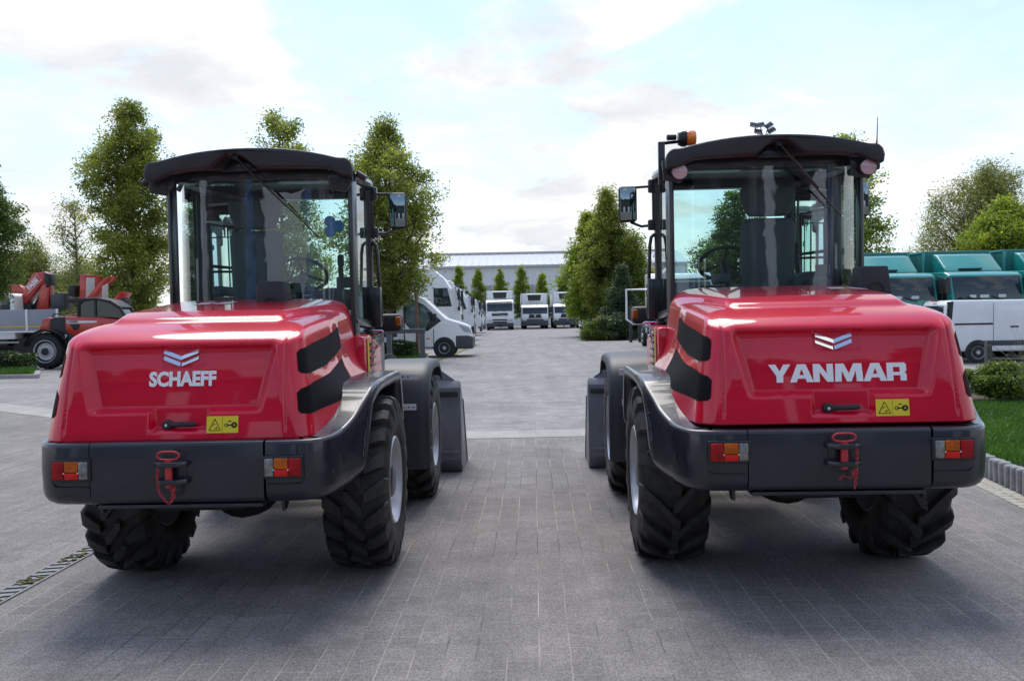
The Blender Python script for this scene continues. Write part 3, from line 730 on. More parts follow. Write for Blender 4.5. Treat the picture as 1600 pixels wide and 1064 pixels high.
def block_letters(h, width, M):
    L = {'Y': [[(0, 1), (.38, 1), (.60, .62), (.82, 1), (1.2, 1), (.78, .36), (.78, 0), (.42, 0), (.42, .36)]],
         'A': [[(0, 0), (.36, 0), (.65, .74), (.65, 1), (.42, 1)], [(1.28, 0), (.88, 1), (.65, 1), (.65, .74), (.92, 0)], [(.438, .2), (.846, .2), (.773, .40), (.517, .40)]],
         'N': [[(0, 0), (0, 1), (.36, 1), (.74, .45), (.74, 1), (1.08, 1), (1.08, 0), (.74, 0), (.34, .56), (.34, 0)]],
         'M': [[(0, 0), (.06, 1), (.5, 1), (.76, .45), (1.02, 1), (1.46, 1), (1.52, 0), (1.17, 0), (1.14, .62), (.88, 0), (.64, 0), (.38, .62), (.35, 0)]],
         'R': [[(0, 0), (.34, 0), (.34, 1), (0, 1)], [(.34, 1), (.95, 1), (1.05, .9), (1.05, .55), (.95, .46), (1.05, .36), (1.05, 0), (.72, 0), (.72, .30), (.34, .30), (.34, .48), (.70, .48), (.70, .76), (.34, .76)]]}
    W = {'Y': 1.14, 'A': 1.27, 'N': 1.16, 'M': 1.53, 'R': 1.05}
    tot = sum(W[c] for c in 'YANMAR'); b = MB(); x = -tot / 2
    for c in 'YANMAR':
        for poly in L[c]:
            flat_prism(b, [((p[0] + x) * width / tot, (p[1] - .5) * h) for p in poly], M, .0015)
        x += W[c]
    return b

def tyre_mesh(Rr, W, style):
    b = MB(); hw = W / 2; k = Rr / .545
    half = [(.262 * k, .72 * hw), (.285 * k, .88 * hw), (.33 * k, 1.0 * hw), (.39 * k, 1.03 * hw), (.44 * k, .99 * hw), (Rr - .074, .90 * hw), (Rr - .056, .80 * hw), (Rr - .050, .45 * hw), (Rr - .048, 0)]
    prof = half + [(r, -x) for r, x in half[-2::-1]]
    b.lathe(prof, 'x', n=64)
    b.lathe([(.262 * k, .72 * hw), (.25 * k, .3 * hw), (.25 * k, -.3 * hw), (.262 * k, -.72 * hw)], 'x', n=48)
    xs_r = [(0, Rr), (.5 * hw, Rr - .004), (.82 * hw, Rr - .012), (.95 * hw, Rr - .03), (1.0 * hw, Rr - .075), (1.03 * hw, Rr - .10)]
    def rt(x): return np.interp(abs(x), [a for a, _ in xs_r], [c for _, c in xs_r])
    def rb(x): return np.interp(abs(x), [0, .8 * hw, .92 * hw, 1.03 * hw], [Rr - .075, Rr - .08, Rr - .10, Rr - .16])
    def bar(pts):
        """pts: (x, theta, half width m at top)"""
        V = []; F = []
        for (x, th, w) in pts:
            for sgn, r, q in ((-1, rb(x), 1.35), (-1, rt(x), 1), (1, rt(x), 1), (1, rb(x), 1.35)):
                a = th + sgn * w * q / Rr
                V.append((x, r * math.sin(a), -r * math.cos(a)))
        for i in range(len(pts) - 1):
            for j in range(3): F.append((4 * i + j, 4 * i + j + 1, 4 * i + 5 + j, 4 * i + 4 + j))
        F.append((0, 1, 2, 3)); n = 4 * (len(pts) - 1); F.append((n + 3, n + 2, n + 1, n))
        b.add(V, F, 0, False)
    if style == 'lug':
        n = 16
        for i in range(n):
            for sg in (1, -1):
                t0 = 2 * math.pi * (i + (.5 if sg < 0 else 0)) / n
                bar([(sg * hw * x, t0 - a, w) for x, a, w in ((-.10, -.05, .030), (.06, -.02, .034), (.3, .10, .027), (.55, .20, .027), (.8, .275, .030), (.95, .31, .034), (1.0, .32, .034), (1.025, .325, .030))])
    else:
        n = 20
        for i in range(n):
            t0 = 2 * math.pi * i / n
            for sg in (1, -1):
                t = t0 + (math.pi / n if sg < 0 else 0)
                bar([(sg * hw * x, t - a, w) for x, a, w in ((.36, -.02, .028), (.55, .02, .037), (.8, .075, .043), (.95, .10, .046), (1.0, .105, .044), (1.03, .11, .036))])
            t = t0 + .08
            bar([(-.27 * hw, t - .10, .022), (-.15 * hw, t - .07, .034), (0, t, .033), (.15 * hw, t + .07, .034), (.27 * hw, t + .10, .022)])
    return b

def make_wheel(root, Rr, W, style):
    k = Rr / .545
    w = tyre_mesh(Rr, W, style).build('wheel', RUB, root, sharp=30)   # the tyre carries the rim as sub-parts
    b = MB(); h = W / 2
    b.lathe([(.268 * k, .60 * h), (.280 * k, .92 * h), (.270 * k, .97 * h), (.258 * k, .90 * h), (.245 * k, .66 * h), (.222 * k, .36 * h), (.205 * k, .12 * h), (.12 * k, .10 * h), (.0001, .10 * h)], 'x', n=48)
    b.lathe([(.268 * k, -.60 * h), (.272 * k, -.76 * h), (.262 * k, -.80 * h), (.245 * k, -.66 * h), (.225 * k, -.2 * h), (.215 * k, .0), (.0001, .0)], 'x', n=48)
    for i in range(10):
        a = 2 * math.pi * i / 10
        b.cyl((.09 * h, .165 * k * math.sin(a), .165 * k * math.cos(a)), (.24 * h, .165 * k * math.sin(a), .165 * k * math.cos(a)), .012, 6)
    b.build('rim', RIMM, w)
    MB().lathe([(.14 * k, .10 * h), (.14 * k, .34 * h), (.115 * k, .40 * h), (.11 * k, .82 * h), (.095 * k, .88 * h), (.0001, .88 * h)], 'x', n=32).build('hub', HUBM, w)
    return w

def sweep(mb, st, rt=.025, rb=.07, mi=0, mirror=1):
    """rounded skirt swept along a plan path; station: x, y, z_top, z_bottom, thickness"""
    rows = []
    P = [np.array(s[:2]) for s in st]
    for i, s in enumerate(st):
        t = P[min(i + 1, len(P) - 1)] - P[max(i - 1, 0)]; t = t / np.linalg.norm(t)
        nx, ny = t[1], -t[0]; zt, zb, th = s[2], s[3], s[4]; b = min(rb, (zt - zb) * .45); q = min(rt, (zt - zb) * .4)
        pr = [(-th, zt)] + [(-q + q * math.sin(a), zt - q + q * math.cos(a)) for a in (0, .39, .79, 1.18, 1.57)]
        pr += [(0.004, zt - q - (zt - zb - q - b) * .5)] + [(-b + b * math.cos(a), zb + b - b * math.sin(a)) for a in (0, .39, .79, 1.18, 1.57)] + [(-th, zb)]
        rows.append([(mirror * (s[0] + nx * o), s[1] + ny * o, z) for o, z in pr])
    mb.grid(rows, mi)
    for r in (rows[0], rows[-1]): mb.add(r, [tuple(range(len(r)))], mi, False)

def make_loader(label, pos, opt):
    L = opt['lift']
    root = thing('wheel_loader', label, 'wheel loader', pos, -R(opt['head']), 'wheel loaders parked side by side')
    root.scale = (opt['sx'], 1, 1)
    up = (0, 0, L)
    # ---- wheels
    tr = opt['track']
    w0 = make_wheel(root, opt['R'], opt['tw'], opt['tread']); w0.location = (tr + opt['adx'], 0, opt['R'])
    for sx, y, a in ((-1, 0, .7), (1, 2.15, 1.9), (-1, 2.15, 2.6)):
        w = w0.copy(); C.objects.link(w); w.parent = root; w.location = (sx * (tr + (.04 if y else 0)) + (opt['fdx'] if y else opt['adx']), y, opt['R']); w.scale = (sx, 1, 1); w.rotation_euler = (0 * a, 0, 0)
        for ch in list(w0.children):
            c = ch.copy(); C.objects.link(c); c.parent = w
    # ---- hood
    b = MB(); HOOD.mesh(b, (.72, .75, .40), (400, 90, 190))
    hood = weld(b.build('hood', RED, root, (opt['hoodx'], 0, L), recalc=False))
    # grilles: strips between an upper and a lower curve on the flank
    def grille(up_c, lo_c, sg):
        ks = [0, .035, .2, .52, 1]; G = []
        for t in np.linspace(0, 1, 30):
            pu, pl = (np.array([np.interp(t, ks, [c[k] for c in cc]) for k in (0, 1, 2)]) for cc in (up_c, lo_c))
            row = []
            for q in np.linspace(0, 1, 8):
                p = pu * (1 - q) + pl * q; o_ = np.array([0, -.5, p[2]]); d_ = (p - o_) * [sg, 1, 1]; d_ = d_ / np.linalg.norm(d_)
                row.append(tuple(HOOD.hit(o_, d_) + d_ * .004))
            G.append(row)
        g = MB(); g.grid(G); return g.build('side_grille', GRILL, hood)
    for sg in (1, -1):
        grille([(.632, -.972, 1.408), (.637, -.945, 1.426), (.637, -.72, 1.452), (.640, -.40, 1.480), (.625, -.05, 1.530)],
               [(.632, -.988, 1.315), (.645, -.975, 1.300), (.671, -.90, 1.293), (.680, -.55, 1.317), (.67, -.05, 1.397)], sg)
        grille([(.635, -1.03, 1.200), (.656, -1.012, 1.219), (.68, -.87, 1.243), (.685, -.53, 1.272), (.68, -.10, 1.335)],
               [(.639, -1.046, 1.106), (.657, -1.04, 1.092), (.696, -.988, 1.084), (.706, -.60, 1.112), (.706, -.15, 1.19)], sg)
    # emblem: two chevrons, each of two facets
    ex, ez = .003, 1.402; M = rear_matrix(ex, ez, .004); e = MB()
    for y0 in (0, -.034):
        for sg in (-1, 1):
            g = .004 if y0 else 0.0
            pts = [(sg * g, -.002 + y0), (sg * .093, .036 + y0), (sg * .093, .0135 + y0), (sg * g, -.0225 + y0)]
            hz = [.005, .001, .012, .016]
            top = [M @ Vector((p[0], p[1], h)) for p, h in zip(pts, hz)]; bot = [M @ Vector((p[0], p[1], -.004)) for p in pts]
            e.add(top + bot, [(0, 1, 2, 3)] + [(i, 4 + i, 4 + (i + 1) % 4, (i + 1) % 4) for i in range(4)], 0, False)
    e.build('emblem', CHROME, hood)
    if opt['name'] == 'SCHAEFF':
        text_mb('SCHAEFF', .104, bold=.0046, sx=.86, depth=.0012, M=rear_matrix(.015, 1.277)).build('lettering', WHITE, hood)
    else:
        block_letters(.096, .70, rear_matrix(.012, 1.225)).build('lettering', WHITE, hood)
    # latch handle in its recess
    h = MB(); ly = on_rear(.02, 1.045)
    h.tube([(-.045, ly - .012, 1.043), (.0, ly - .03, 1.045), (.085, ly - .03, 1.047), (.102, ly - .022, 1.047)], [.017, .014, .014, .013], 10)
    h.lathe([(.026, .005), (.026, -.022), (.02, -.028), (.0001, -.028)], 'y', (-.052, ly - .004, 1.043), 18)
    h.lathe([(.0075, -.028), (.0075, -.031), (.0001, -.031)], 'y', (-.052, ly - .004, 1.043), 12, 1)
    h.build('latch_handle', [MATTE, CHROME], hood)
    # warning decal
    d = MB(); M = rear_matrix(opt['decal'], 1.045, .0022)
    flat_prism(d, [(-.083, -.044), (.083, -.044), (.083, .044), (-.083, .044)], M, .0008, 0)
    d.build('warning_decal', YELL, hood)
    k = MB(); M2 = rear_matrix(opt['decal'], 1.045, .0036)
    def line(pts, w=.0016):
        for p, q in zip(pts, pts[1:]):
            p, q = Vector((*p, 0)), Vector((*q, 0)); t = (q - p); nn = Vector((-t.y, t.x, 0)).normalized() * w
            k.add([M2 @ (p + nn), M2 @ (q + nn), M2 @ (q - nn), M2 @ (p - nn)], [(0, 1, 2, 3)], 0, False)
    line([(-.070, -.030), (-.040, .030), (-.010, -.030), (-.070, -.030)], .002)
    line([(0, -.044), (0, .044)], .0006)
    line([(-.052, -.006), (-.044, .004), (-.036, .000)]); line([(-.040, -.018), (-.030, -.022), (-.027, -.012)]); line([(-.036, -.022), (-.030, -.014)])
    line([(.022, -.003), (.055, -.003)], .0035)
    for cx, rr in ((.020, .0085), (.062, .011)):
        line([(cx + rr * math.cos(a * math.pi / 6), -.003 + rr * math.sin(a * math.pi / 6)) for a in range(13)], .0022 if cx < .05 else .006)
    line([(.030, .017), (.046, .017)], .003)
    k.build('pictogram', BLACK, hood)
    # exhaust cowl on top
    cx = opt['cowl']
    c = MB(); z0 = 1.60; y0 = .12
    c.prism([(cx - .115, z0 - .03), (cx + .115, z0 - .03), (cx + .080, z0 + .235), (cx - .082, z0 + .235)], 'y', y0, y0 + .20, 0, .012)
    c.lathe([(.050, -.006), (.050, -.001), (.042, .0), (.042, .03), (.0001, .03)], 'y', (cx, y0 - .002, z0 + .075), 24, 0)
    c.build('exhaust_cowl', MATTE, root, up)
    # filler strip stickers on hood top
    for x in (opt['stick'], opt['stick'] + .13):
        s = MB(); zz = lambda x, y: float(HOOD.hit((x, y, 1.3), np.array([0, 0, 1.0]))[2]) + .002
        s.add([(x, -.02, zz(x, -.02)), (x + .10, -.02, zz(x + .1, -.02)), (x + .11, .16, zz(x + .11, .16)), (x + .01, .16, zz(x + .01, .16))], [(0, 1, 2, 3)], 0, False)
        s.build('hood_sticker', mat('sticker_white', (.6, .62, .62), .4), hood)
    # ---- counterweight and rear fenders
    b = MB(); st = [(x, -1.172, .968, .648, .34) for x in np.linspace(-.452, .445, 10)]
    sweep(b, st, .022, .035)
    b.box((0, -1.0, .632), (.86, .3, .02), 0, .004)
    b.build('counterweight', GREY, root)
    path = interp([(.457, -1.172, .968, .640, .34), (.57, -1.170, .968, .640, .34), (.66, -1.155, .968, .640, .34), (.735, -1.10, .968, .640, .34), (.785, -1.0, .975, .640, .34), (.815, -.88, .995, .645, .34),
                   (.85, -.74, 1.045, .66, .36), (.88, -.62, 1.115, .70, .38), (.895, -.555, 1.15, .88, .40), (.905, -.49, 1.178, 1.03, .40), (.915, -.38, 1.20, 1.095, .40), (.92, -.2, 1.212, 1.13, .40), (.92, .1, 1.215, 1.135, .40), (.92, .42, 1.215, 1.135, .40), (.92, .50, 1.212, 1.10, .40), (.92, .57, 1.20, .90, .40), (.92, .61, 1.17, .78, .40), (.92, .635, 1.10, .76, .40)], 6)
    for sg in (1, -1):
        b = MB(); sweep(b, path, .022, .075, 0, sg)
        # raised edge round the lamp pocket
        yy = -1.174
        lx = .56
        b.tube([(sg * .462, yy, .742), (sg * .635, yy + .004, .742), (sg * .665, yy + .022, .765), (sg * .712, yy + .055, .865)], .0055, 6)
        # inset side panel with two bolts
        b.tube([(sg * .893, -.585, 1.06), (sg * .875, -.655, .90), (sg * .868, -.675, .80), (sg * .893, -.58, .77)], .006, 6)
        for yq, zq, xq in ((-.62, 1.0, .884), (-.655, .93, .875), (-.672, .85, .870)):
            b.cyl((sg * (xq - .02), yq, zq), (sg * (xq + .006), yq - .003, zq), .007, 8)
        # toe plate beneath
        b.prism([(-.98, .645), (-.86, .645), (-.86, .615), (-.93, .565), (-.98, .565)], 'x', sg * .49 - .008, sg * .49 + .008, 0)
        f = b.build('rear_fender', GREY, root, sharp=50)
    # tail lamps
    for sg in (1, -1):
        b = MB(); zc = opt['lampz']; x0 = .55
        b.box((sg * x0, -1.172, zc), (.214, .03, .120), 0, .008)
        lamp = b.build('tail_light', BLACK, root)
        def lens(xa, xb, za, zb, m, nm):
            q = MB(); xm, wd = (xa + xb) / 2, abs(xb - xa)
            q.box((sg * xm, -1.186, (za + zb) / 2), (wd - .002, .024, zb - za - .002), 0, .006); q.build(nm, m, lamp)
        lens(x0 - .094, x0 - .046, zc - .047, zc + .047, LCLR, 'clear_lens')
        lens(x0 - .046, x0 + .028, zc - .010, zc + .047, LAMB, 'amber_lens')
        lens(x0 - .046, x0 + .028, zc - .047, zc - .010, LRED2, 'reflector')
        lens(x0 + .028, x0 + .094, zc - .047, zc + .047, LRED, 'red_lens')
    for o in [c for c in root.children if c.name.startswith('tail_light')]:
        sgn = 1 if o.data.vertices[0].co.x > 0 else -1
        q = MB()
        for xx in (.505, .578): q.lathe([(.004, -.0015), (.003, -.004), (.0001, -.004)], 'y', (sgn * xx, -1.197, opt['lampz'] - .012), 8)
        q.build('screw', WHITE, o)
    # hitch
    hx = opt['hitch']; b = MB()
    for z in (.772, .862):
        b.prism([(hx - .092, -1.165), (hx + .092, -1.165), (hx + .085, -1.215), (hx + .04, -1.255), (hx - .04, -1.255), (hx - .085, -1.215)], 'z', z - .013, z + .013, 0, .005)
    b.prism([(hx - .07, -1.168), (hx + .07, -1.168), (hx + .07, -1.18), (hx - .07, -1.18)], 'z', .77, .865, 0)
    hitch = b.build('tow_hitch', GREY, root)
    q = MB(); q.cyl((hx - .005, -1.222, .745), (hx - .005, -1.222, .885), .019, 14)
    loop = [(hx - .005 + .056 * np.sign(math.cos(a)) * abs(math.cos(a)) ** .6, -1.222, .906 + .021 * math.sin(a)) for a in np.linspace(0, 2 * math.pi, 25)[:-1]]
    q.tube(loop, .0055, 6, 0, True)
    q.build('hitch_pin', REDPIN, hitch); hitch.location.z = opt['hz']
    ch = MB(); sg = opt['chain']
    top = (hx + sg * .05, .875)
    if sg < 0: pts = [top, (hx - .058, .80), (hx - .053, .735), (hx - .03, .69), (hx - .005, .668), (hx + .012, .68), (hx + .018, .71), (hx + .022, .745)]
    else: pts = [top, (hx + .052, .82), (hx + .050, .76), (hx + .045, .71), (hx + .042, .67), (hx + .038, .645)]
    P = interp([(p[0], p[1]) for p in pts], 4)
    dd = [0]
    for p, r_ in zip(P, P[1:]): dd.append(dd[-1] + float(np.linalg.norm(r_ - p)))
    nl = int(dd[-1] / .0155)
    for i in range(nl):
        s_ = (i + .5) / nl * dd[-1]; xx = [np.interp(s_ + o, dd, [p[j] for p in P]) for o in (-.004, .004) for j in (0, 1)]
        t = Vector((xx[2] - xx[0], 0, xx[3] - xx[1])).normalized(); side = Vector((0, 1, 0)) if i % 2 else t.cross(Vector((0, 1, 0)))
        cc = Vector(((xx[0] + xx[2]) / 2, -1.236, (xx[1] + xx[3]) / 2))
        ch.tube([cc + t * (.0105 * math.cos(a)) + side * (.006 * math.sin(a)) for a in np.linspace(0, 2 * math.pi, 9)[:-1]], .0024, 5, 0, True)
    rc = (hx + .02, .742) if sg < 0 else (hx + .04, .73)
    ch.tube([(rc[0] + .013 * math.cos(a), -1.24, rc[1] + .013 * math.sin(a)) for a in np.linspace(0, 2 * math.pi, 15)[:-1]], .0026, 5, 0, True)
    if sg > 0: ch.tube([(hx + .045, -1.24, .745), (hx + .02, -1.24, .70), (hx - .02, -1.24, .715), (hx - .035, -1.24, .69)], .0028, 5)
    else: ch.tube([(hx + .022, -1.24, .745), (hx + .03, -1.24, .70), (hx + .012, -1.24, .67)], .0026, 5)
    ch.build('chain', REDPIN, hitch)
    # ---- underbody
    b = MB(); b.box((0, -.45, .80), (.80, 1.2, .34), 0, .03); b.box((0, .9, .66), (.70, 1.8, .46), 0, .04)
    b.box((0, 0, opt['R']), (1.3, .24, .22), 0, .06); b.box((0, 2.15, opt['R']), (1.3, .24, .22), 0, .06)
    b.box((0, -.75, .60), (.5, .3, .1), 0, .03)
    b.lathe([(.0001, -.2), (.2, -.15), (.22, 0), (.2, .15), (.0001, .2)], 'y', (0, 0, opt['R']), 20)
    b.build('chassis', DARK, root)
    # ---- side panels and steps ahead of the hood
    for sg in (1, -1):
        b = MB()
        b.prism([(.36, .97), (.36, 1.46), (.60, 1.47), (1.02, 1.38), (1.06, 1.2), (1.06, .97)], 'x', sg * .60, sg * .712, 0, .03)
        for i in range(7):
            b.box((sg * .716, .62 + .002 * i, 1.10 + .05 * i), (.014, .20, .014), 1, .003)
        sp = b.build('side_panel', [RED, BLACK], root, up)
        y_ = MB(); M = Matrix.Translation((sg * .7175, .45, 1.27))
        y_.prism([(.42, 1.13), (.47, 1.13), (.485, 1.16), (.47, 1.42), (.435, 1.45), (.415, 1.43)], 'x', sg * .7165, sg * .719)
        y_.build('yellow_decal', YELL, sp)
        b = MB(); b.tube([(sg * .60, .9, 1.452), (sg * .735, .90, 1.452), (sg * .748, .90, 1.460), (sg * .748, .90, 1.478), (sg * .735, .90, 1.486), (sg * .60, .9, 1.486)], .0065, 8)
        b.build('step_rail', CHROME, root, up)
    # ---- cab
    upc = (opt['cab'], 0, L)
    ZB, ZR = 1.50, 2.57; RP = (.615, .385); BP = (.635, 1.0); AP = (.47, 1.70)
    b = MB()
    for sg in (1, -1):
        b.prism([(sg * RP[0] - sg * .008, RP[1]), (sg * RP[0] + sg * .02, RP[1] + .015), (sg * RP[0] + sg * .035, RP[1] + .11), (sg * RP[0] - sg * .01, RP[1] + .10)], 'z', 1.2, ZR, 0, .006)
        b.tube([(sg * BP[0], BP[1], 1.2), (sg * BP[0], BP[1], ZR)], .032, 8)
        b.tube([(sg * (AP[0] + .04), AP[1], .9), (sg * AP[0], AP[1] - .03, ZR)], .038, 8)
        b.tube([(sg * RP[0], RP[1] + .05, ZB + .06), (sg * BP[0], BP[1], ZB + .03), (sg * AP[0], AP[1], ZB - .1)], .035, 8)
        b.tube([(sg * RP[0], RP[1] + .05, ZR - .02), (sg * BP[0], BP[1], ZR), (sg * AP[0], AP[1], ZR)], .045, 8)
        b.tube([(sg * (BP[0] - .02), BP[1] + .06, 1.56), (sg * (BP[0] - .02), BP[1] + .06, 2.5)], .016, 6)
        # door frame
        b.tube([(sg * (BP[0] - .03), BP[1] + .14, 1.5), (sg * (BP[0] - .03), BP[1] + .14, 2.32), (sg * (AP[0] + .06), AP[1] - .16, 2.32), (sg * (AP[0] + .08), AP[1] - .18, 1.5)], .014, 6)
        b.tube([(sg * (BP[0] - .03), BP[1] + .14, 2.0), (sg * (AP[0] + .06), AP[1] - .16, 2.0)], .012, 6)
    b.box((0, RP[1] + .03, ZB + .04), (1.2, .06, .08), 0, .01)
    b.box((0, AP[1], ZB - .12), (1.0, .08, .10), 0, .01)
    b.box((0, AP[1] - .03, ZR + .025), (1.0, .1, .08), 0, .02); b.box((0, RP[1] + .08, ZR), (1.2, .2, .10), 0, .02)
    b.box((0, 1.0, 1.22), (1.28, 1.3, .5), 0, .05)
    frame = b.build('cab_frame', BLACK, root, upc)
    g = MB(); xs = np.linspace(-.61, .61, 25)
    g.grid([[(x, RP[1] - .018 + .06 * smooth((abs(x) - .44) / .2), z) for x in xs] for z in np.linspace(ZB + .05, ZR + .08, 8)])
    g.build('rear_window', REAR_GLASS, root, upc)
    for sg in (1, -1):
        g = MB(); g.grid([[(sg * (RP[0] + .02), RP[1] + .12, z), (sg * (BP[0] + .005), BP[1] - .03, z)] for z in (ZB + .05, ZR)])
        g.grid([[(sg * (BP[0] + .005), BP[1] + .03, z), (sg * (AP[0] + .03), AP[1] - .03, z)] for z in (ZB, ZR)])
        g.build('side_window', TINT, root, upc)
    g = MB(); g.grid([[(x, AP[1] + .06 - .10 * (x / .5) ** 2 - .03 * (z - 1.4), z) for x in np.linspace(-.5, .5, 11)] for z in (1.36, ZR)])
    g.build('windscreen', TINT, root, upc)
    # roof
    nx = opt['notch']
    def rtop(x): return 2.715 - .11 * (np.abs(x) / .7) ** 2.2
    RS = [(lambda x, y, z: z - (rtop(x) - .03 * (y - 1.0) ** 2), .03),
          (lambda x, y, z: np.abs(x) - .68 + .12 * (z - 2.55) + .085 * np.maximum(y - .3, 0), .06), (lambda x, y, z: .225 + .09 * (1 - smooth((z - 2.655) / .02)) - y, .03),
          (lambda x, y, z: .6 * (np.abs(x) - .615 + .05 * np.maximum(y - .3, 0)) + .8 * (z - 2.645), .05),
          (lambda x, y, z: y - 1.88, .1), (lambda x, y, z: 2.560 + .03 * smooth((.62 - np.abs(x)) / .2) + .03 * smooth((y - .4) / .3) - z, .015)]
    rb_ = Body(RS, (0, 1.0, 2.63)); b = MB(); rb_.mesh(b, (.7, .85, .11), (110, 60, 36))
    roof = weld(b.build('cab_roof', MATTE, root, upc, recalc=False))
    # rear fascia with the notch for the wiper motor
    out = [(-.680, 2.500), (-.688, 2.56), (-.675, 2.605), (-.645, 2.632)] + [(x, float(rtop(x)) - .006) for x in np.linspace(-.59, .59, 15)] + [(.645, 2.632), (.675, 2.605), (.688, 2.56), (.680, 2.505)]
    out += [(.62, 2.515), (.53, 2.566), (nx + .155, 2.585), (nx + .04, 2.678), (nx - .04, 2.678), (nx - .155, 2.585), (-.50, 2.560), (-.61, 2.510)]
    b = MB(); b.prism(out, 'y', .145, .222, 0, .016, 3)
    b.build('roof_fascia', MATTE, roof, sharp=50)
    # wiper
    b = MB(); wy = .26; e = opt['wiper']
    b.cyl((nx, wy + .04, 2.665), (nx, wy - .05, 2.665), .022, 12); b.prism([(nx - .12, 2.58), (nx + .12, 2.58), (nx + .05, 2.665), (nx - .05, 2.665)], 'y', wy + .035, wy + .05, 0, .004)
    b.tube([(nx, wy - .04, 2.665), (nx + (e[0] - nx) * .3, wy - .02, 2.665 + (e[1] - 2.665) * .3), (nx + (e[0] - nx) * .62, wy + .01, 2.665 + (e[1] - 2.665) * .62)], .008, 6)
    b.tube([(nx + (e[0] - nx) * .35, wy + .025, 2.665 + (e[1] - 2.665) * .35), (e[0], wy + .05, e[1])], .006, 6)
    b.build('rear_wiper', BLACK, root, upc)
    # interior
    sx_ = opt['seat']
    b = MB(); b.box((sx_, .86, 1.95), (.38, .13, .56), 0, .06, 3, Matrix.Rotation(R(6), 4, 'X')); b.box((sx_, 1.08, 1.66), (.50, .46, .14), 0, .05, 3); b.box((sx_, 1.05, 1.50), (.35, .35, .2), 0, .03)
    for sg in (1, -1): b.box((sx_ + sg * .30, 1.02, 1.80), (.08, .36, .07), 0, .02)
    seat = b.build('seat', SEATM, root, upc)
    MB().prism([(sx_ - .14, 2.24), (sx_ + .14, 2.24), (sx_ + .19, 2.36), (sx_ + .19, 2.46), (sx_ - .19, 2.46), (sx_ - .19, 2.36)], 'y', .78, .88, 0, .035, 3).build('headrest', SEATM, seat)
    b = MB(); sw = Vector((opt['wheelx'], 1.36, 1.93)); ra = Matrix.Rotation(R(-38), 4, 'X')
    ring = [sw + ra @ Vector((.19 * math.cos(a), .19 * math.sin(a), 0)) for a in np.linspace(0, 2 * math.pi, 29)[:-1]]
    b.tube(ring, .015, 8, 0, True)
    for a in (.5, 2.6, 4.7): b.tube([sw, sw + ra @ Vector((.19 * math.cos(a), .19 * math.sin(a), 0))], .011, 6)
    b.tube([sw, sw + ra @ Vector((0, 0, -.5))], .035, 8)
    b.build('steering_wheel', INTER, root, upc)
    b = MB(); b.box((opt['wheelx'], 1.55, 1.62), (.5, .16, .3), 0, .05); b.box((.42, .95, 1.72), (.16, .6, .16), 0, .04)
    b.tube([(.40, 1.12, 1.78), (.39, 1.16, 1.98)], .02, 8); b.box((.39, 1.165, 2.02), (.05, .05, .10), 0, .02)
    b.tube([(.48, .80, 1.80), (.48, .80, 1.88)], .05, 10); b.box((.30, .86, 1.74), (.10, .3, .1), 0, .03)
    b.build('console', INTER, root, upc)
    if opt['fan']:
        b = MB()
        for q in range(3):
            a = q * 2.1; b.lathe([(.0001, -.01), (.035, -.008), (.042, 0), (.035, .008), (.0001, .01)], 'y', (.43 + .04 * math.cos(a), .72, 2.24 + .04 * math.sin(a)), 14)
        b.cyl((.43, .72, 2.24), (.43, .84, 2.24), .03, 12)
        b.build('cab_fan', BLUE, root, upc)
    # mirrors on arms
    for sg in (1, -1):
        b = MB(); my = 1.12; mx = .845
        b.box((sg * mx, my, 2.385), (.135, .06, .275), 0, .028, 3)
        m = b.build('wing_mirror', MATTE, root, upc)
        MB().box((sg * mx, my - .031, 2.385), (.112, .006, .245), 0, .02).build('mirror_glass', MIRR, m)
        b = MB(); b.tube([(sg * .665, 1.02, 2.505), (sg * .665, 1.02, 2.215)], .014, 6); b.tube([(sg * .66, 1.02, 2.505), (sg * mx, my + .01, 2.51)], .010, 8); b.tube([(sg * .66, 1.02, 2.215), (sg * (mx - .10), my, 2.215), (sg * (mx - .02), my + .01, 2.25)], .011, 8)
        b.box((sg * .675, 1.02, 2.505), (.06, .05, .10), 0, .012); b.box((sg * .675, 1.02, 2.215), (.07, .05, .08), 0, .012)
        b.build('mirror_arm', BLACK, m)
        b = MB(); gx = sg * .69
        b.tube([(sg * .665, 1.0, 2.14), (gx - sg * .02, 1.0, 2.14), (gx, 1.0, 2.12), (gx + sg * .01, 1.0, 2.06), (gx + sg * .03, 1.0, 1.55), (gx, 1.0, 1.52), (sg * .66, 1.0, 1.52)], .013, 8)
        b.box((sg * .68, .98, 1.66), (.09, .08, .30), 0, .012)
        b.build('grab_rail', BLACK, root, upc)
        # front lamp
        b = MB(); b.box((sg * .64, 1.72, 1.535), (.27, .20, .145), 0, .035, 3); b.tube([(sg * .4, 1.72, 1.45), (sg * .62, 1.72, 1.46)], .03, 8)
        hl = b.build('headlight', MATTE, root, upc)
        MB().box((sg * .752, 1.64, 1.545), (.045, .06, .075), 0, .012).build('indicator', LAMB, hl)
